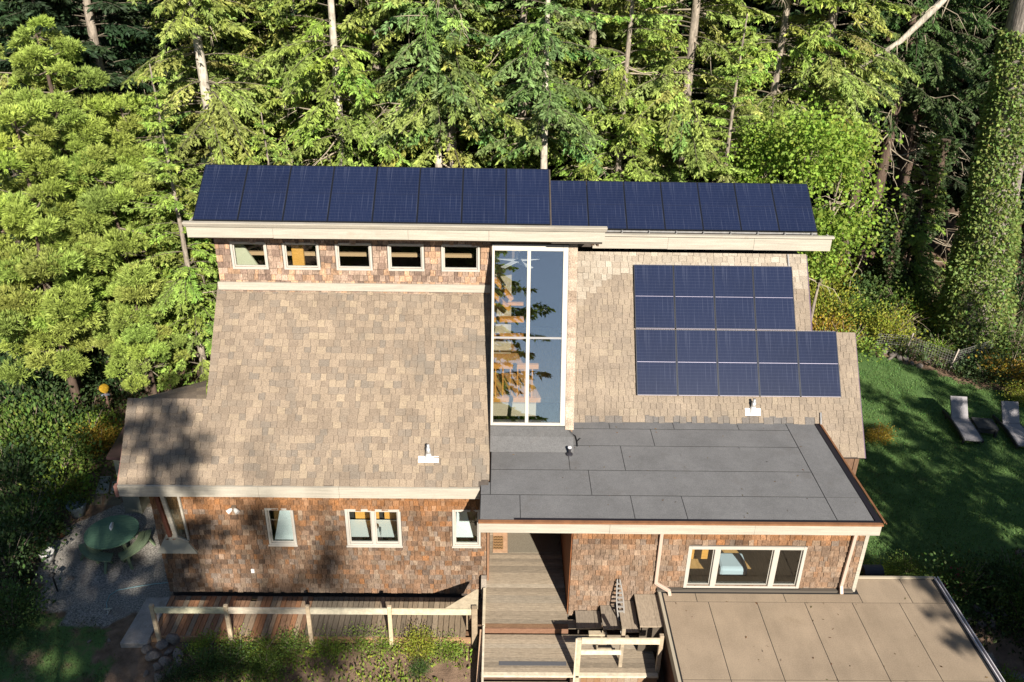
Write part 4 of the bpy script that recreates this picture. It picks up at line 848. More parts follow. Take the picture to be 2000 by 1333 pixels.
mb = MB(); mb.box(x0+.16-o.x, x0+.2-o.x, y0-.03-o.y, y0-.002-o.y, 1.55, 1.95); mb.build('handle', M_BLACK, t)
# yellow garden ornament
c = at_z(217, 818, 0); t = thing('garden_ornament', 'round yellow flower ornament on a stake among the bushes', 'ornament', (c.x, c.y, 0))
mb = MB(); mb.tube([(0, 0, 0), (0, .02, 1.1)], .045); mb.build('stake', mat('pink_stake', (.36, .22, .17), .8), t); mb = MB(); mb.tube([(0, -.05, 1.25), (0, .05, 1.25)], .16, 18); mb.build('flower_head', mat('yellow_paint', (.42, .25, .02), .6, noise=(14, .4, (1, 1, 1))), t); mb = MB(); mb.bar((-.14, -.01, .98), (.16, -.01, 1.02), .05, .06); mb.build('cross_piece', mat('grey_blue_paint', (.22, .24, .3), .7), t)
# sun loungers and side table on the lawn
M_WICK = mat('grey_wicker', (.3, .28, .29), .8, noise=[(6, .1, (1, 1, 1)), (45, .2, (1, 6, 1))], bump=(60, .5, (1, 5, 1))); M_WICKD = mat('dark_wicker', (.05, .05, .052), .8, noise=(30, .25, (1, 1, 1)))
def lounger(a, b, lab):
    A = at_z(*a, .3); B = at_z(*b, .3); d = (A-B); d.z = 0; Lh = 1.42; rz = atan2(d.y, d.x)-pi/2
    t = thing('sun_lounger', lab, 'sun lounger', (B.x, B.y, 0), rz, 'sun loungers on the lawn')
    w = .3
    mb = MB(); prof = [(0, .24), (.25, .27), (.8, .31), (1.35, .3)]
    for (y0, z0), (y1, z1) in zip(prof, prof[1:]): mb.hexa([(-w, y0, z0-.05), (w, y0, z0-.05), (w, y1, z1-.05), (-w, y1, z1-.05), (-w, y0, z0), (w, y0, z0), (w, y1, z1), (-w, y1, z1)])
    mb.build('seat', M_WICK, t)
    mb = MB(); mb.obox((-w, 1.36, .27), (2*w, 0, 0), (0, .52, .62), (0, -.045, .038)); mb.build('backrest', M_WICK, t, bevel=.015)
    for s in (-1, 1):
        mb = MB()
        for (y0, z0), (y1, z1) in zip(prof, prof[1:]+[(2.0, .22)]): mb.bar((s*(w+.025), y0-.01, z0-.06), (s*(w+.025), y1+.01, z1-.06), .045, .12)
        mb.build('side_frame', M_WICKD, t)
        for y in (.15, 1.75): mb = MB(); mb.box(s*(w-.02)-.025, s*(w-.02)+.025, y-.03, y+.03, 0, .24); mb.build('leg', M_WICKD, t)
lounger((1873, 815), (1903, 857), 'grey wicker sun lounger left of the low table')
lounger((1973, 825), (2008, 868), 'grey wicker sun lounger cut by the right frame edge')
c = at_z(1923, 830, .3); t = thing('side_table', 'low dark wicker table between the two sun loungers', 'table', (c.x, c.y, 0), -.15); mb = MB(); mb.box(-.36, .36, -.36, .36, .3, .37); mb.build('tabletop', M_WICKD, t, bevel=.01)
for sx in (-1, 1):
    for sy in (-1, 1): mb = MB(); mb.box(sx*.31-.04, sx*.31+.04, sy*.31-.04, sy*.31+.04, 0, .3); mb.build('leg', M_WICKD, t)
mb = MB(); mb.box(-.27, .27, -.31, -.29, .14, .3); mb.build('apron', M_WICKD, t)
# wire fence
F0, F1, F2 = at_z(1766, 694, 0), at_z(1853, 726, 0), at_z(1935, 700, 0)
t = thing('wire_fence', 'wire mesh fence on pale stakes at the end of the lawn', 'fence', (F0.x, F0.y, 0))
mb = MB()
for a, b in ((F0-Vector((1.2, -.2, 0)), F0), (F0, F1), (F1, F2)):
    for k in range(9): mb.bar(a+Vector((0, 0, .08+.1*k)), b+Vector((0, 0, .08+.1*k+.02*sin(k))), .007, .007)
    n = int((b-a).length/.1)
    for k in range(n): p = a.lerp(b, k/n); mb.bar(p, p+Vector((.02, 0, .92)), .006, .006, (0, 1, 0))
mb.v = [tuple(Vector(v)-Vector((F0.x, F0.y, 0))) for v in mb.v]; mb.build('wire_mesh', mat('grey_wire', (.4, .38, .36), .5, metal=.3), t)
for p in (F0, F1):
    mb = MB(); q = p-F0; mb.bar(q, q+Vector((.12, -.05, 1.05)), .05, .05, (0, 1, 0)); mb.build('post', mat('pale_stake', (.5, .42, .36), .8), t)
t = thing('pipe', 'pale pipe lying at the edge of the lawn by the rockery', 'pipe', at_z(1922, 1123, .05)); mb = MB(); mb.tube([(-.42, 0, 0), (.42, .02, 0)], .035, 8); mb.build('pipe', mat('white_pipe', (.42, .42, .42), .5), t)
t = thing('planter', 'dark grey planter behind the back edge of the garage roof', 'planter', at_z(1698, 1128, .0)); mb = MB(); mb.tube([(-.25, 0, .2), (.3, .02, .2)], [.2, .19], 14); mb.build('body', mat('dark_grey_planter', (.07, .075, .085), .6), t)
# ================================================================== TREES
M_BARKG = mat('grey_bark', (.3, .25, .2), .95, noise=[(5, .45, (3, 3, .5)), (1.4, .3, (1, 1, 1)), (20, .2, (1, 1, .5))], bump=(8, 1.0, (3, 3, .5)), spec=.1)
M_BARKP = mat('pale_bark', (.5, .44, .36), .95, noise=[(5, .4, (3, 3, .6)), (1.6, .35, (1, 1, 2))], bump=(8, .8, (3, 3, .6)), spec=.1)
M_LIMB = mat('lichen_limb', (.36, .3, .22), .95, tint=True, noise=[(3, .3, (1, 1, 1))])
M_NEEDLE = get_leaf('conifer_needle', (1, 1, 1), .3); M_PUFF = get_leaf('soft_needle', (1, 1, 1), .24); M_BROAD = get_leaf('broad_leaf', (1, 1, 1), .4)

def wood_mesh(name, mb, m, smooth=True):
    me = bpy.data.meshes.new(name); me.from_pydata(mb.v, [], mb.f); me.materials.append(m)
    if smooth: me.polygons.foreach_set('use_smooth', [True]*len(me.polygons))
    a = me.attributes.new('tint', 'FLOAT_COLOR', 'FACE'); c = np.ones((len(mb.t), 4), np.float32); c[:, :3] = np.array(mb.t)[:, None]; a.data.foreach_set('color', c.ravel())
    return me
def trunk_mb(mb, H, r, rng, lean=(0, 0), wob=.12):
    n = 12; ph = rng.uniform(0, 6); pts = [Vector((lean[0]*t*H+wob*sin(ph+t*5)*t, lean[1]*t*H+wob*cos(ph*2+t*4)*t, H*t)) for t in np.linspace(0, 1, n)]
    mb.tube(pts, [r*(1.25 if i == 0 else 1)*(1-.86*i/(n-1)) for i in range(n)], 10, cap=False); return pts
def on_trunk(pts, z):
    H = pts[-1].z; t = max(0, min(.999, z/H))*(len(pts)-1); i = int(t); return pts[i].lerp(pts[i+1], t-i)

def conifer(seed, H, R, z0, r, base, lean=(0, 0), dens=1.0, droop=.5, spray=.17, dead=12, zdead=2., nb=8.5, hang=.5):
    """spruce-like tree: whorled drooping boughs hung with sprays; returns trunk, limb and crown meshes"""
    rng = np.random.default_rng(seed); mb = MB(); pts = trunk_mb(mb, H, r, rng, lean); trunk = wood_mesh('trunk', mb, M_BARKG)
    lb = MB(); Vs, Ts = [], []; base = np.array(base)
    z = z0
    while z < H*.97:
        q = (z-z0)/(H-z0); Lm = R*(1-q)**.75*(.55+.45*min(1, q*6+.35))
        for _ in range(rng.poisson(nb)+1):
            az = rng.uniform(0, 2*pi); gate = sin(az*2+seed+z*.8)+sin(z*1.5+az*3+seed*2)
            if gate < -.8 and z < H*.9: continue
            L = max(.35, Lm*rng.uniform(.5, 1.0)*(1+.16*gate)); o = np.array(on_trunk(pts, z+rng.uniform(-.2, .2)))
            upc = rng.uniform(-.05, .25)+.4*q; dr = droop*rng.uniform(.6, 1.3)*(1-.5*q)
            dh = np.array([cos(az), sin(az), 0]); sd = np.array([-sin(az), cos(az), 0]); bend = rng.normal(0, .12)
            f = lambda t: o + dh*(L*t)[..., None] + sd*(bend*L*t*t)[..., None] + np.array([0, 0, 1.])*(L*(upc*t-dr*t*t))[..., None]
            tt = np.linspace(0, 1, 6); bp = f(tt); w = .006*L+.006
            lb.tube([Vector(p) for p in bp], [w, w*.85, w*.7, w*.5, w*.35, w*.15], 4, .42, cap=False)
            nt_ = max(6, int(L*11*dens)); ti = rng.uniform(.12, 1, nt_)**.8; sg = rng.choice([-1, 1], nt_)
            B = f(ti); tang = norm(f(np.clip(ti+.02, 0, 1.1))-f(ti)); lt = (.18+.42*L*(1-ti*.85)*.5)*rng.uniform(.5, 1.15, nt_)
            td = norm(tang*.75 + sd*sg[:, None]*rng.uniform(.5, 1.1, nt_)[:, None] + np.array([0, 0, -1.])*rng.uniform(.0, .45, nt_)[:, None])
            m = np.maximum(5, (lt/.034).astype(int)+3); idx = np.repeat(np.arange(nt_), m); s = rng.uniform(.0, 1, len(idx)); n = len(idx)
            ds = s*lt[idx]; P = B[idx]+td[idx]*ds[:, None]; P[:, 2] -= hang*ds**2*1.1
            side = norm(np.cross(td[idx], np.array([0, 0, 1.])))*rng.choice([-1, 1], n)[:, None]
            D = td[idx]*rng.uniform(.3, 1, n)[:, None]+side*rng.uniform(.1, .8, n)[:, None]; D[:, 2] -= rng.uniform(.0, 1.5*hang, n)
            D += rng.normal(0, .18, (n, 3)); l = spray*rng.uniform(.55, 1.3, n); Vs.append(leaves(P, D, l, l*.36, rng))
            bt = base*(1+rng.normal(0, .17))*(1+rng.normal(0, .07, 3)); tw = 1+rng.normal(0, .14, nt_); Ts.append(np.clip(bt*(tw[idx]*(1+rng.normal(0, .16, n)))[:, None]*(.8+.4*s)[:, None], .004, 1))
        z += rng.uniform(.4, .75)
    for _ in range(dead):    # bare dead branches below and inside the crown
        z = rng.uniform(zdead, z0+ (H-z0)*.45); az = rng.uniform(0, 2*pi); L = R*rng.uniform(.3, .85); o = on_trunk(pts, z); d = Vector((cos(az), sin(az), rng.uniform(-.35, .12)))
        p = [o, o+d*L*.4+Vector((0, 0, -.05*L)), o+d*L*.75+Vector((0, 0, rng.normal(0, .1))), o+d*L+Vector((0, 0, -.2*L*rng.uniform(-.2, 1)))]; lb.tube(p, [.035, .026, .016, .005], 4, cap=False)
        for k in range(rng.integers(2, 6)):
            a = p[1].lerp(p[3], rng.uniform(0, 1)); e = Vector(rng.normal(0, .35, 3))+d*.3+Vector((0, 0, -.35)); lb.tube([a, a+e*.5, a+e*.5+Vector((e.x*.2, e.y*.2, -.15))], [.012, .008, .003], 3, cap=False)
    return trunk, wood_mesh('limb', lb, M_LIMB, False), quads_mesh('crown', np.concatenate(Vs), np.concatenate(Ts))

def puffy(seed, H, R, r, base, z0=.6, dens=1.0, tuft=.15):
    """soft yellow-green conifer: a stack of separate rounded plumes of upright feathery tufts"""
    rng = np.random.default_rng(seed); mb = MB(); pts = trunk_mb(mb, H*.96, r, rng); trunk = wood_mesh('trunk', mb, M_BARK); lb = MB(); Vs, Ts = [], []; base = np.array(base)
    z = z0; ga = rng.uniform(0, 6)
    while z < H-.2:
        q = (z-z0)/(H-z0); Lm = R*min(1, (1-q)*1.9+.1)**.8*(.85+.15*min(1, q*5)); n = max(1, int(round(2+4.6*Lm/R)))
        for j in range(n):
            ga += 2.4+rng.normal(0, .25); L = Lm*rng.uniform(.55, 1.08); o = np.array(on_trunk(pts, z)); rl = max(.3, .34*R*rng.uniform(.45, 1.2)*(.55+.45*Lm/R)); c = o+np.array([cos(ga)*L, sin(ga)*L, rng.uniform(-.25, .35)])
            lb.tube([Vector(o), Vector((o+c)/2+np.array([0, 0, -.1])), Vector(c)], [.03, .02, .006], 4, .5, cap=False)
            nt_ = int(165*dens*rl*rl/.3)+18; nr = norm(rng.normal(0, 1, (nt_, 3))); nr[:, 2] = np.abs(nr[:, 2])*.9-.18+rng.normal(0, .1, nt_); nr = norm(nr+norm(c-o)[None]*.45); C = c+nr*np.array([1.1, 1.1, .8])*(rl*rng.uniform(.6, 1.05, nt_))[:, None]
            bt = base*(1+rng.normal(0, .13))*(1+rng.normal(0, .05, 3)); k = 17; ax = norm(nr*.75+np.array([0, 0, .3])+rng.normal(0, .25, (nt_, 3))); idx = np.repeat(np.arange(nt_), k); m = len(idx)
            D = norm(ax[idx]+rng.normal(0, .42, (m, 3))); P = C[idx]+D*rng.uniform(0, .06, m)[:, None]; l = tuft*rng.uniform(.45, 1.2, m); Vs.append(leaves(P, D, l, l*.22, rng))
            tw = 1+rng.normal(0, .14, nt_); Ts.append(np.clip(bt*(tw[idx]*(1+rng.normal(0, .12, m)))[:, None], .004, 1))
        z += rng.uniform(.5, .85)
    return trunk, wood_mesh('limb', lb, M_LIMB, False), quads_mesh('crown', np.concatenate(Vs), np.concatenate(Ts))

def broadleaf(seed, H, R, r, base, z0=6., n=9000, leaf=.15, clumps=46):
    rng = np.random.default_rng(seed); mb = MB(); pts = trunk_mb(mb, H*.95, r, rng, wob=.3); trunk = wood_mesh('trunk', mb, M_BARKG); lb = MB(); base = np.array(base)
    C = []
    for k in range(clumps):
        z = rng.uniform(z0, H); q = (z-z0)/(H-z0); a = rng.uniform(0, 2*pi); L = R*(1-(2*q-.85)**2*.75)*rng.uniform(.35, 1.1); o = on_trunk(pts, z*.85); e = Vector((o.x+cos(a)*L, o.y+sin(a)*L, z)); C.append(e)
        lb.tube([o, o.lerp(e, .5)+Vector((0, 0, .1)), e], [.03, .02, .006], 4, cap=False)
    C = np.array([list(c) for c in C]); k = rng.integers(0, clumps, n); sz = rng.uniform(.25, .6, clumps); P = C[k]+rng.normal(0, 1, (n, 3))*sz[k][:, None]*np.array([1, 1, .6])
    D = rng.normal(0, .6, (n, 3))+norm(P-C[k])*.6; D[:, 2] -= .25; l = leaf*rng.uniform(.6, 1.2, n); ct = 1+rng.normal(0, .15, clumps)
    return trunk, wood_mesh('limb', lb, M_LIMB, False), quads_mesh('crown', leaves(P, D, l, l*.75, rng), tints(n, base, .16, rng, .07)*ct[k][:, None])

def tree(name, label, loc, proto, cm, s=1.0, rz=0, group=None, sz=1.0, bark=None, cat='tree'):
    t = thing(name, label, cat, loc, rz, group); t.scale = (s, s, s*sz)
    for nm, me in zip(('trunk', 'limb', 'crown'), proto):
        if nm == 'crown' and not me.materials: me.materials.append(cm)
        o = bpy.data.objects.new(nm, me); COL.objects.link(o); o.parent = t
        if nm == 'trunk' and bark: o.material_slots[0].link = 'OBJECT'; o.material_slots[0].material = bark
    return t
def xat(px, Y, Z): return at_y(px, 666, Y).x if Z is None else (lambda d: d)(_xat(px, Y, Z))
def _xat(px, Y, Z):     # world x of picture column px at depth Y and height Z
    p = Vector((0, Y, Z))-CAM; dep0 = p.dot(_f); x = (px-1000)/FPX*dep0
    for _ in range(4): q = Vector((x, Y, Z))-CAM; x += ((px-1000)/FPX*q.dot(_f)-q.dot(RT))/RT.x
    return x

LIT = (.26, .35, .07); LIT2 = (.3, .365, .09); MID = (.18, .27, .085); SHADED = (.03, .055, .022); YEL = (.32, .385, .08)  # sunlit, half-lit and shaded foliage painted as separate colours
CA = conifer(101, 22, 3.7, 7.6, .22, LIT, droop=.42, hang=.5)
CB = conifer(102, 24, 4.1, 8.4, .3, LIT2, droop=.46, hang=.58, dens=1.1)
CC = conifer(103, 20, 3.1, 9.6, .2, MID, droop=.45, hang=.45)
CD = conifer(104, 25, 3.6, 9.5, .3, (.07, .115, .035), droop=.5, hang=.5, dead=46, zdead=1.0)  # needles darkened to paint in the gloom of the wood on the right
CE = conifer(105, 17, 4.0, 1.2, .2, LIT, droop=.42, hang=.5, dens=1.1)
CF = conifer(106, 24, 4.2, 2.2, .3, SHADED, droop=.4, hang=.4, dens=.8, spray=.24)
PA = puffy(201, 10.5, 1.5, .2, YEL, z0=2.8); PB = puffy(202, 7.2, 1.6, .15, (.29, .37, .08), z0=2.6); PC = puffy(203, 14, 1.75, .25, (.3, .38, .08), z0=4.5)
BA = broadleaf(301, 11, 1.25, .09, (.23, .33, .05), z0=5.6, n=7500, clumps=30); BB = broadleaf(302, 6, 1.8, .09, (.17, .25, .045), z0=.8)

FRONT = 'conifers standing close behind the house'
def conif(px, Y, proto, lab, s=1.0, rz=0., bark=None, grp=FRONT, cm=None, zref=9.0, sz=1.0, name='conifer'):
    x = _xat(px, Y, zref); return tree(name, lab, (x, Y, hz(x, Y)-.1), proto, cm or M_NEEDLE, s, rz, grp, sz, bark)
# front row, left to right
conif(415, 30.5, CB, 'conifer with a pale knotty trunk behind the left end of the panel row', .95, .4, M_BARKP)
conif(520, 28.2, CE, 'low boughed bright conifer directly behind the second and third solar panels', .62, 1.0)
conif(330, 27.2, CE, 'bright conifer reaching down beside the left roof corner', .72, 2.4)
conif(668, 31.5, CA, 'conifer with a thick pale trunk above the fourth solar panel', 1.05, 2.0, M_BARKP)
conif(742, 33.5, CB, 'conifer with drooping boughs left of the pair of trunks', .95, .2)
conif(858, 30.4, CC, 'slim conifer, thinner of the pair of trunks above the sixth solar panel', 1.02, 1.2, M_BARKP)
conif(882, 30.8, CB, 'conifer, thicker of the pair of trunks above the sixth solar panel', .98, 3.1)
conif(1018, 33.0, CA, 'conifer with a grey trunk left of the leaning pale trunk', 1.08, 4.2)
conif(1066, 29.6, CC, 'leaning conifer with a bare whitish trunk above the gap between the panel rows', 1.0, .9, M_BARKP)
conif(1150, 33.6, CB, 'broad conifer above the first panels of the right row', .95, 5.2)
conif(1215, 31.0, CA, 'conifer hanging low boughs over the second panel of the right row', .86, 2.6)
conif(1330, 32.0, CB, 'wide bright conifer above the middle of the right panel row', .98, 1.7)
conif(1425, 30.2, CE, 'drooping conifer touching the right panel row near its end', .8, 3.5)
conif(1500, 33.2, CA, 'tall conifer above the right end of the right panel row', 1.06, .6)
conif(1590, 33.5, CB, 'conifer whose boughs overhang the vine maple on the right', 1.04, 4.4)
conif(560, 34.0, CB, 'dense conifer between the knotty trunk and the thick pale trunk', 1.0, 3.3)
conif(215, 32.5, CF, 'shade darkened conifer behind the soft yellow trees on the left', .98, 1.4)
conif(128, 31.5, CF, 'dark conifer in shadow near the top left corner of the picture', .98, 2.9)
conif(10, 33.0, CB, 'bright conifer cut by the top left corner of the picture', .98, 2.9)
# middle rows
k = 0
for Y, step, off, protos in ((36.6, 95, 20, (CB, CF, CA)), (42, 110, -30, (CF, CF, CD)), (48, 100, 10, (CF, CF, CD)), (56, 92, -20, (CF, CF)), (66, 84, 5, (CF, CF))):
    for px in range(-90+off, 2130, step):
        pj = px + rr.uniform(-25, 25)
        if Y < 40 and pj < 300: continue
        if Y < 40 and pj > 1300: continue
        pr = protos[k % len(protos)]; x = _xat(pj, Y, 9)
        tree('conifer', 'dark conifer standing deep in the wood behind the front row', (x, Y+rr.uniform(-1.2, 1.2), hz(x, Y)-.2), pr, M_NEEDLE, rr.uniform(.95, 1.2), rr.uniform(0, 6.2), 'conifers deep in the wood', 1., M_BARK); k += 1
# dark trunks on the right
DT = 'dark conifer trunks right of the house'
for px, Y, s, rz, lab in ((1672, 38.4, .95, 0, 'dark conifer trunk nearest the right end of the panel row'), (1655, 39.6, .8, 2, 'slim dark conifer trunk just left of the nearest dark trunk'), (1712, 37.6, 1.02, 1.2, 'dark conifer trunk bristling with short dead branches'), (1752, 39.2, .95, 3, 'dark conifer trunk right of the bristling trunk'), (1768, 40.5, .85, 4, 'thin dark conifer trunk close behind its neighbour, right of the bristling trunk'), (1830, 42.5, 1.0, 5, 'dark conifer trunk in the gloom left of the ivy clad trunk')):
    conif(px, Y, CD, lab, s, rz, M_BARK, DT, zref=5.)
conif(1960, 39, CD, 'dark conifer behind the ivy clad trunk at the right edge', 1.0, 2.2, M_BARK, DT, zref=8.)
conif(1790, 37.0, CE, 'low dark conifer spreading flat boughs left of the ivy clad trunk', .5, 2.0, M_BARK, DT, zref=4.)
# soft yellow-green trees on the left
PF = 'soft yellow green trees left of the house'
def puff(px, py, Y, proto, H, lab, rz=0.):
    p = at_y(px, py, Y); z = hz(p.x, Y); s = (p.z-z)/H; tree('cypress', lab, (p.x, Y, z-.05), proto, M_PUFF, s, rz, PF)
puff(62, 28, 28.5, PC, 14, 'tallest soft yellow tree, its top near the top left corner')
puff(232, 178, 30.0, PA, 10.5, 'pointed soft yellow tree with its top left of the first solar panel', 1.)
puff(118, 235, 28.2, PC, 14, 'soft yellow tree just left of the pointed one', 3.)
puff(12, 200, 26.5, PA, 10.5, 'soft yellow tree cut by the left frame edge, upper one', 2.)
puff(205, 330, 27.6, PB, 7.2, 'rounded soft yellow tree in front of the pointed one', 4.)
puff(312, 310, 29.2, PA, 10.5, 'soft yellow tree closest to the left end of the panel row', 5.)
puff(50, 385, 25.6, PB, 7.2, 'soft yellow tree at the left frame edge, lower one', .5)
puff(255, 535, 26.4, PB, 7.2, 'shortest soft yellow tree beside the left roof edge', 2.2)
# vine maples and young broadleaf trees
BL = 'bright broadleaf trees by the right end of the house'
def broad(px, Y, proto, s, lab, rz=0., zref=5., sz=1.): x = _xat(px, Y, zref); tree('maple', lab, (x, Y, hz(x, Y)), proto, M_BROAD, s, rz, BL, sz)
broad(1535, 28.0, BA, .98, 'bright green maple behind the end of the right panel row'); broad(1602, 28.4, BA, .93, 'bright green maple reaching past the right end of the fascia', 2.)
broad(1470, 29.6, BA, .9, 'bright green maple behind the second last panel of the right row', 4.); broad(1145, 27.6, BB, 1.12, 'young green maple behind the left end of the right panel row', 1., 6.); broad(1250, 27.4, BB, 1.1, 'young maple behind the third panel of the right row', 3., 6.)
# leaning bare limb across the top right
a, b, c_ = at_y(1905, -60, 33), at_y(1760, 80, 33), at_y(1590, 190, 34); t = thing('dead_tree', 'bare grey leaning trunk slanting across the top right of the wood', 'dead tree', (27.5, 33, hz(27, 33)))
mb = MB(); o = t.location; pts = [Vector(o), Vector((25.5, 33, 9)), at_y(1990, -170, 33), at_y(1905, -60, 33), b, c_]; mb.tube([p-Vector(o) for p in pts], [.3, .26, .2, .16, .1, .03], 9)
mb.build('trunk', M_BARKP, t, smooth=True); mb = MB()
for k in range(26):
    p = a.lerp(b, rr.random()) if k % 2 else b.lerp(c_, rr.random()); d = Vector((rr.uniform(-1, .5), rr.uniform(-.6, .6), rr.uniform(-1.1, .3))); e = p+d*rr.uniform(.4, 1.1); mb.tube([p-o, p.lerp(e, .5)-o+Vector((0, 0, .08)), e-o], [.035, .02, .006], 5, cap=False)
mb.build('limb', M_LIMB, t)
# ---- ivy-clad trunk at the right
p0 = at_z(1893, 668, 0); pt = at_y(1992, 120, 33.4); iv = thing('ivy_clad_tree', 'huge grey trunk wrapped in pale green ivy at the right edge', 'tree', (p0.x, p0.y, 0))
top = pt-p0; top = top*1.9; rng = np.random.default_rng(77); ax = lambda t: np.array([0, 0, 0])+np.outer(t, np.array(top)); rad = lambda t: .92*(1-.45*t)+.4*np.exp(-t*9)
mb = MB(); n = 14; mb.tube([Vector(ax(np.array([k/n]))[0]) for k in range(n+1)], [float(rad(k/n)) for k in range(n+1)], 18); mb.build('trunk', mat('big_grey_bark', (.26, .22, .19), .95, noise=[(4, .5, (2, 2, .35)), (14, .3, (2, 2, .5))], bump=(6, 1, (3, 3, .4))), iv, smooth=True)
n = 30000; t_ = rng.uniform(0, .62, n)**1.15; th = rng.uniform(0, 2*pi, n); edge = .2+.85*np.exp(-t_*3.2)+.2*np.sin(t_*34)
left = np.cos(th-radians(215)); keep = (left > 1-2.1*edge) | (rng.random(n) < .02); t_, th = t_[keep], th[keep]; n = len(t_)
lump = 1+.22*np.sin(th*3+t_*30)+.15*np.sin(t_*70+th); R_ = rad(t_)*(1.02+rng.uniform(0, .36, n)*lump*np.exp(-t_*.8)); ndir = np.stack([np.cos(th), np.sin(th), np.zeros(n)], 1)
P = ax(t_)+ndir*R_[:, None]; D = ndir*.7+rng.normal(0, .55, (n, 3)); D[:, 2] -= .5; l = rng.uniform(.08, .17, n)
me = quads_mesh('ivy', leaves(P, D, l, l*.85, rng), tints(n, (.22, .29, .08), .16, rng)); me.materials.append(M_BROAD); o = bpy.data.objects.new('ivy', me); COL.objects.link(o); o.parent = iv
# ivy on the dim trunks near it
for px, Y, hgt, lab in ((1745, 36.2, 5.5, 'ivy column climbing a dark trunk right of the bristling trunk'), (1800, 37.5, 7.5, 'dark ivy column left of the huge ivy clad trunk')):
    x = _xat(px, Y, 3); n = 3800; z = rng.uniform(0, hgt, n); th = rng.uniform(0, 2*pi, n); r_ = (.5+.35*np.sin(z*2.1+th*2))*rng.uniform(.6, 1.2, n)*(1.15-z/hgt*.6); P = np.stack([r_*np.cos(th), r_*np.sin(th), z], 1); D = norm(P*np.array([1, 1, 0]))+rng.normal(0, .6, (n, 3)); l = rng.uniform(.1, .2, n)
    t = thing('ivy_column', lab, 'ivy', (x, Y, hz(x, Y)), 0, 'ivy columns in the dim wood'); me = quads_mesh('foliage', leaves(P, D, l, l*.8, rng), tints(n, (.06, .095, .03), .2, rng)); me.materials.append(M_BROAD); o = bpy.data.objects.new('foliage', me); COL.objects.link(o); o.parent = t
    mb = MB(); mb.tube([(0, 0, 0), (0, 0, hgt)], [.25, .2], 10); mb.build('trunk', M_BARK, t)

# ================================================================== SHRUBS
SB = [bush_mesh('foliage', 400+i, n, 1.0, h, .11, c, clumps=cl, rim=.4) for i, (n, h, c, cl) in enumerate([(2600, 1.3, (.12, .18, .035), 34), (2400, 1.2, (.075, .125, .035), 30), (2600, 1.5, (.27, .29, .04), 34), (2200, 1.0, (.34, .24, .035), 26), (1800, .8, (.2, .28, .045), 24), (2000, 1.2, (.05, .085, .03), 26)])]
ST = [stems_mesh('stem', 430+i, 1.0, 1.2) for i in range(2)]
def shrub(px, py, si, r, lab, grp=None, sz=1., z=0): 
    c = at_z(px, py, z); plant('shrub', lab, 'shrub', (c.x, c.y, hz(c.x, c.y)), SB[si], LM, ST[si % 2], r, rr.uniform(0, 6), grp, sz)
G1 = 'shrubs by the right corner of the house'
for a in [(1600, 640, 2, 1.3, 'yellow green bush hugging the right roof edge, upper one'), (1612, 575, 2, 1.2, 'yellow bush under the right end of the fascia'), (1612, 668, 3, 1.0, 'orange tinged bush above the small right roof'), (1660, 640, 0, 1.2, 'green bush right of the orange tinged bush'), (1650, 690, 4, 1.1, 'leafy bush behind the top of the small right roof'),
          (1725, 672, 2, 1.0, 'yellow bush beside the rubble at the end of the lawn'), (1762, 625, 0, 1.4, 'tall twiggy bush behind the yellow bush'), (1800, 640, 2, .8, 'thin yellow bush left of the fence'), (1698, 610, 1, 1.3, 'dark bush below the bristling trunk'), (1740, 585, 0, 1.2, 'dim bush between the dark trunks'), (1835, 690, 4, .7, 'low plants growing through the wire fence'), (1915, 690, 1, 1.2, 'dark bush right of the wire fence'), (1965, 745, 3, 1.05, 'rose pink tinged bush at the right edge above the lounger'), (1990, 700, 0, 1.1, 'green bush at the right edge above the pink tinged bush'), (1925, 745, 5, .9, 'dark low bush behind the side table'), (1990, 790, 2, .5, 'small yellow plant beside the right lounger'), (1980, 520, 5, 1.9, 'large gloomy bush right of the ivy clad trunk'), (1990, 600, 5, 1.7, 'gloomy bush at the right edge behind the bare twigs')]: shrub(*a[:4], a[4], G1)
G2 = 'shrubs in the shade left of the house'
LS = []
names = ['dark', 'deep green', 'yellow green', 'autumn tinted', 'fresh green', 'gloomy']
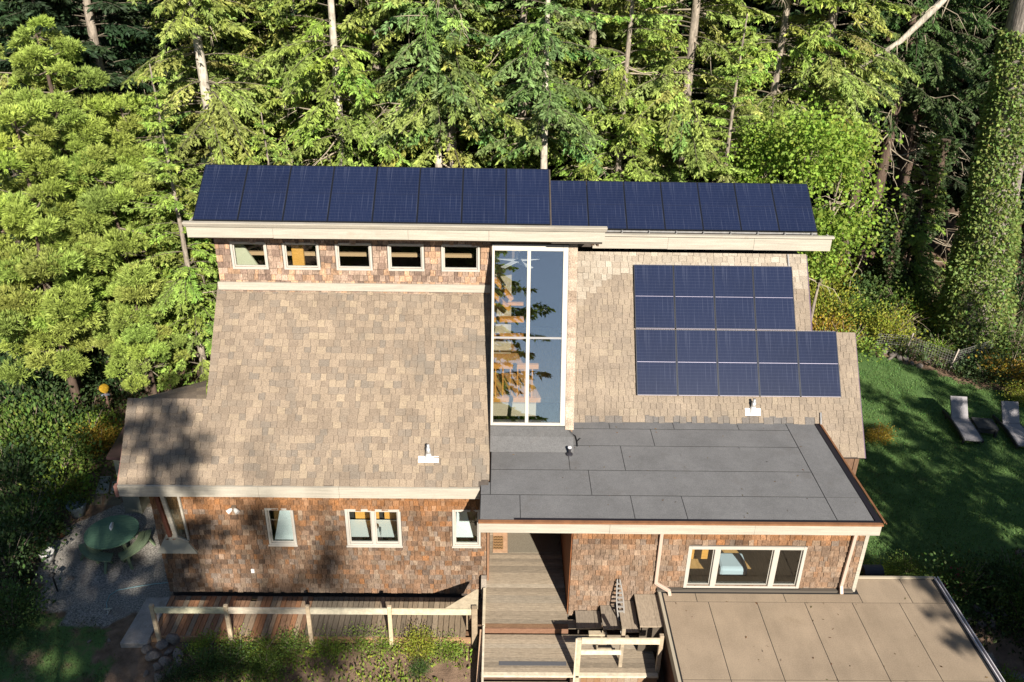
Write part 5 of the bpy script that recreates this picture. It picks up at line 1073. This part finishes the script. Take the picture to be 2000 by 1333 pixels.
for a in [(60, 900, 0, 1.1, 'dark leafy bush at the left edge level with the shed'), (30, 760, 5, 1.5, 'gloomy bush at the left edge below the soft yellow trees'), (110, 770, 1, 1.4, 'deep green bush left of the yellow ornament'), (170, 700, 0, 1.5, 'tall green bush above the yellow ornament'), (260, 700, 1, 1.4, 'deep green bush behind the small left roof'), (330, 690, 0, 1.3, 'green bush beside the left roof edge, middle one'), (395, 640, 2, 1.0, 'yellow bush touching the left roof edge'), (290, 735, 2, .9, 'bright yellow bush just above the small left roof ridge'), (390, 720, 4, .9, 'grassy bush in the corner of the small left roof'), (180, 850, 4, .8, 'fresh green plant below the yellow ornament'), (195, 880, 3, .6, 'orange tinted plant left of the shed roof'), (120, 860, 1, 1.0, 'deep green bush in the middle of the shaded bank'), (60, 830, 5, 1.2, 'gloomy bush on the shaded bank by the left edge'), (130, 925, 0, .8, 'leafy bush above the blue grey pot'), (30, 985, 5, 1.1, 'gloomy bush at the left edge level with the pots'), (110, 985, 4, .75, 'light green plant with long stems beside the blue grey pot'), (60, 1060, 1, .9, 'deep green bush behind the white pot'), (20, 1130, 5, .9, 'gloomy bush at the left edge by the fallen pot'), (25, 1220, 1, .7, 'deep green bush at the left edge near the bottom'), (20, 660, 0, 1.5, 'green bush under the lower soft yellow tree'), (210, 620, 5, 1.6, 'gloomy bush between the soft yellow trees'), (375, 560, 5, 1.6, 'gloomy bush below the clerestory corner'), (10, 880, 0, .9, 'small dark bush cut by the left edge'), (240, 775, 5, .9, 'gloomy bush right of the yellow ornament'), (60, 640, 5, 2.0, 'large gloomy bush under the left edge soft yellow tree'), (150, 600, 5, 2.0, 'large gloomy bush under the soft yellow trees'), (300, 600, 5, 1.8, 'large gloomy bush left of the main left roof'), (100, 690, 1, 1.7, 'large deep green bush high on the shaded bank')]: shrub(*a[:3], a[3]*1.15, a[4], G2, 1.25)
G3 = 'plants in front of the boardwalk'
for a in [(415, 1275, 4, .42, 'leafy plant at the left under the boardwalk'), (470, 1280, 4, .42, 'leafy plant beside the second boardwalk post'), (525, 1280, 4, .4, 'leafy plant between the second and third boardwalk posts'), (575, 1285, 0, .4, 'darker plant left of the third boardwalk post'), (640, 1275, 4, .38, 'leafy plant right of the third boardwalk post'), (700, 1270, 4, .38, 'leafy plant below the middle of the boardwalk'), (745, 1275, 4, .4, 'leafy plant left of the fourth boardwalk post'), (820, 1285, 2, .4, 'yellow green plant right of the fourth boardwalk post'), (865, 1282, 4, .4, 'leafy plant near the right end of the boardwalk'), (455, 1318, 1, .5, 'dark plant at the bottom left of the boardwalk'), (520, 1325, 0, .4, 'dark plant at the bottom frame edge'), (400, 1325, 1, .5, 'dark plant right of the rock heap'), (350, 1345, 5, .4, 'gloomy plant below the rock heap'), (820, 1318, 1, .25, 'small dark plant on the bare soil')]: shrub(*a[:4], a[4], G3, z=-.2)
G4 = 'plants behind the garage'
for a in [(1660, 1120, 4, .45, 'green plant behind the back edge of the garage roof by the corner post'), (1720, 1118, 4, .4, 'leafy plant right of the grey planter'), (1770, 1120, 0, .4, 'low plant behind the garage roof edge'), (1880, 1165, 1, .9, 'twiggy dark shrub at the back corner of the garage roof'), (1930, 1150, 5, .6, 'dark plant between the twiggy shrub and the rockery'), (1985, 1160, 1, 1.0, 'dark shrub at the right edge above the rockery'), (1990, 1210, 0, .7, 'dark shrub at the right edge beside the rockery'), (1715, 860, 3, .5, 'thin yellowish plant beside the small right roof'), (1980, 1320, 4, .5, 'green plant in the bottom right corner')]: shrub(*a[:4], a[4], G4)
# pink flowers
c = at_z(1852, 1135, .3); V, T = blob_leaves(np.random.default_rng(9), 90, .35, .6, .09, np.array((.5, .05, .16)), clumps=7); me = quads_mesh('bloom', V, T); me.materials.append(LM); t = thing('flowering_shrub', 'pink flowering plant at the back corner of the garage roof', 'shrub', (c.x, c.y, 0)); o = bpy.data.objects.new('bloom', me); COL.objects.link(o); o.parent = t
o = bpy.data.objects.new('foliage', SB[4]); COL.objects.link(o); o.parent = t; o.scale = (.4, .4, .5)
# ferns
def fern_mesh(seed, R=.9, n=11):
    rng = np.random.default_rng(seed); V, T = [], []
    for i in range(n):
        a = 2*pi*i/n+rng.uniform(-.2, .2); L = R*rng.uniform(.75, 1.1); d = np.array([cos(a), sin(a), 0]); s = np.array([-sin(a), cos(a), 0]); t = np.linspace(.08, 1, 22)
        P = d*(L*t)[:, None]+np.array([0, 0, 1.])*(L*(.95*t-.8*t*t))[:, None]
        for sg in (-1, 1):
            D = s*sg+d*.35+rng.normal(0, .06, (22, 3)); l = .2*L*np.sin(np.clip(t*1.0, 0, 1)*pi*.93+.12); V.append(leaves(P, D, np.maximum(l, .02), np.full(22, .05), rng)); T.append(tints(22, (.08, .13, .03), .12, rng))
    return quads_mesh('frond', np.concatenate(V), np.concatenate(T))
FM = [fern_mesh(1), fern_mesh(2)]
for k, (px, py, s, lab) in enumerate([(55, 935, .8, 'sword fern with upright fronds at the left, below the shaded bank'), (85, 940, .75, 'sword fern right of the upright one'), (20, 1090, .6, 'fern in deep shade at the left edge'), (240, 860, .6, 'fern beside the shed roof'), (1700, 690, .8, 'fern at the top of the lawn by the house'), (1630, 600, .9, 'long leaved fern by the right roof edge')]):
    c = at_z(px, py, 0); t = thing('fern', lab, 'fern', (c.x, c.y, hz(c.x, c.y)), k*1.1, 'ferns'); t.scale = (s, s, s*1.2); m_ = FM[k % 2]
    if not m_.materials: m_.materials.append(LM)
    o = bpy.data.objects.new('frond', m_); COL.objects.link(o); o.parent = t
# bare twiggy bush at the far right
for px, py, s, lab in ((1975, 700, 2.2, 'bare twiggy bush at the right edge above the wire fence'), (1745, 660, 1.5, 'bare twiggy bush leaning over the rubble')):
    rng = np.random.default_rng(int(px)); mb = MB(); c = at_z(px, py, 0)
    for i in range(16):
        a = rng.uniform(0, 2*pi); p = Vector((0, 0, 0)); d = Vector((cos(a)*.5, sin(a)*.5, 1)); P = [p.copy()]
        for _ in range(6): d = (d+Vector(rng.normal(0, .3, 3))).normalized(); p = p+d*.28*s*.6; P.append(p.copy())
        mb.tube(P, [.022, .018, .014, .011, .008, .006, .003], 4, cap=False)
        for j in (2, 3, 4, 5): e = P[j]+Vector(rng.normal(0, .35, 3)); mb.tube([P[j], P[j].lerp(e, .5)+Vector((0, 0, .05)), e], [.009, .006, .002], 3, cap=False)
    t = thing('bare_bush', lab, 'shrub', (c.x, c.y, 0)); mb.build('stem', M_TWIG, t)
# rubble at the end of the lawn
for k, (a, b, w) in enumerate([(1722, 690, 20), (1735, 686, 16), (1745, 696, 18), (1738, 702, 12), (1756, 702, 14), (1768, 704, 16), (1780, 712, 12), (1795, 718, 14), (1715, 684, 12)]):
    rock(a, b, w, 'weathered stone '+['with a yellow tinge at the left of the rubble heap', 'second from the left in the rubble heap', 'large, in the middle of the rubble heap', 'small, at the front of the rubble heap', 'right of the rubble heap middle', 'just left of the first fence stake', 'just right of the first fence stake', 'farthest right in the rubble line', 'dark, leftmost of the rubble heap'][k], 'stones of the rubble heap', i=k)

# ================================================================== GROUND COVER (nobody could count it)
def cover(name, label, polys, n, l, base, seed, mtl, up=.8, zoff=0., holes=(), wid=.5, hgt=.12, var=.3, patch=.6):
    rng = np.random.default_rng(seed); P = []
    x0 = min(p[0] for q in polys for p in q); x1 = max(p[0] for q in polys for p in q); y0 = min(p[1] for q in polys for p in q); y1 = max(p[1] for q in polys for p in q)
    while len(P) < n:
        x, y = rng.uniform(x0, x1), rng.uniform(y0, y1)
        if any(inpoly(x, y, q) for q in polys) and not any(inpoly(x, y, q) for q in holes):
            if .5+.5*sin(x*1.9+2*sin(y*1.3))*sin(y*2.3+sin(x)) > patch*rng.random(): P.append((x, y, hz(x, y)+rng.uniform(0, hgt)))
    P = np.array(P); D = rng.normal(0, .6, (n, 3)); D[:, 2] = np.abs(D[:, 2])*.5+up; ll = l*rng.uniform(.5, 1.3, n)
    me = quads_mesh(name, leaves(P, D, ll, ll*wid, rng), tints(n, base, var, rng)); me.materials.append(mtl); o = bpy.data.objects.new(name, me); COL.objects.link(o); tag(o, label, 'plants', kind='stuff'); return o
HOUSEP = [(-8.9, 17.2), (8.9, 15.9), (10.2, 19), (10.2, 21.7), (9, 25.3), (-7.4, 25.3), (-7.4, 18.6), (-9.0, 18.6)]
BANK = [(-22, 12), (-12.2, 14), (-12.6, 17), (-12.9, 18.2), (-12.5, 20.8), (-10.4, 21.8), (-9.6, 19.2), (-7.4, 19.5), (-7.4, 34), (-26, 34)]
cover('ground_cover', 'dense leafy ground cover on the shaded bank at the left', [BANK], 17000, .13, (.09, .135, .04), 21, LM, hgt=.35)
cover('ground_cover', 'low leafy weeds on the soil in front of the boardwalk', [[(-7.6, 13.6), (-.6, 13.6), (-.6, 15.5), (-8, 15.5)]], 2600, .1, (.2, .25, .04), 22, LM, patch=1.0, hgt=.1)
cover('ground_cover', 'brush and weeds under the trees at the right', [[(9.5, 26), (12.5, 33), (15.6, 32), (18.5, 29.6), (23, 27), (26, 40), (8.9, 40), (8.9, 26)]], 24000, .18, (.08, .11, .035), 23, LM, hgt=.4)
cover('ground_cover', 'plants covering the bed beside the garage', [[(11.4, 16.6), (11.4, 15.4), (12.6, 15.6), (14.6, 14.6), (17, 15), (17, 17.5), (13, 17.2)]], 3500, .13, (.04, .06, .02), 24, LM, hgt=.25)
cover('ground_cover', 'weeds behind the garage roof edge', [[(8.95, 16.7), (11.6, 16.7), (11.6, 17.2), (8.95, 17.3)]], 900, .13, (.05, .08, .02), 25, LM, hgt=.3)
rng = np.random.default_rng(5); P = np.concatenate([np.stack([rng.uniform(-.1, 8.6, 70), rng.uniform(15.8, 19.8, 70), np.full(70, 4.034)], 1), np.stack([rng.uniform(4.3, 11, 60), rng.uniform(12.5, 15.9, 60), np.full(60, 1.478)], 1)])
D = rng.normal(0, 1, (130, 3)); D[:, 2] = np.abs(D[:, 2])*.12; l = rng.uniform(.03, .09, 130); me = quads_mesh('leaf_litter', leaves(P, D, l, l*.4, rng), tints(130, (.12, .075, .035), .3, rng)); me.materials.append(LM); o = bpy.data.objects.new('leaf_litter', me); COL.objects.link(o); tag(o, 'scattered dead leaves and needles on the two flat roofs', 'leaf litter', kind='stuff')
M_GRASS = get_leaf('grass_blade', (1, 1, 1), .3)
cover('grass', 'short green grass of the shaded lawn', [LAWN], 60000, .075, (.12, .21, .06), 26, M_GRASS, up=1., wid=.3, hgt=.0, var=.22, patch=.25)
cover('grass', 'patchy grass at the lower left', [LAWN2], 7000, .06, (.09, .11, .04), 27, M_GRASS, up=1., wid=.3, hgt=.0, var=.25, patch=.7)
# ================================================================== TREES BEHIND THE VIEWPOINT (their shade lies on the lawn and patio)
SH = 'conifers behind the viewpoint'
def shade(x, y, proto, s, lab, rz=0.): tree('conifer', lab, (x, y, hz(x, y)-.2), proto, M_NEEDLE, s, rz, SH)
SL_ = 'tall conifer behind the viewpoint shading the garden'
for x, y, p, s in ((-3.6, -7, CE, 1.52), (-.9, -9.5, CE, 1.74), (-2.6, -12.5, CE, 1.85), (-6.8, -5.5, CE, 1.35), (-9.8, -6.5, CE, 1.3), (-13, -4, CE, 1.2), (16.5, -2, CF, .92), (19.6, 2.2, CF, .95), (22.8, 4, CF, .86), (17.5, -8, CF, 1.0), (21.5, -6, CF, 1.05), (26, -1, CF, .95), (-2.6, -22, CF, 1.5), (-4.2, -22, CB, 1.5), (16.6, 10, CE, .74), (19.6, 9.4, CE, .82), (22.6, 11, CE, .84), (18.6, 13.6, CE, .7), (21.6, 15, CE, .74), (24.4, 14.5, CE, .9), (14.6, 10.5, CE, .6), (16.3, 8, CE, .85), (17.6, 3.5, CE, 1.1), (19.8, -.5, CE, 1.3), (16.2, 1.5, CE, .95), (15.9, 13.5, CE, .55), (14.5, -7, CE, 1.25), (13.6, -13, CE, 1.5)):
    shade(x, y, p, s, SL_, x)
for x, y, s, q in ((10.4, -40, 1.05, 2.17), (12.2, -41, 1.0, 2.25)): tree('conifer', SL_, (x, y, hz(x, y)-.2), CB, M_NEEDLE, s, x, SH, q)
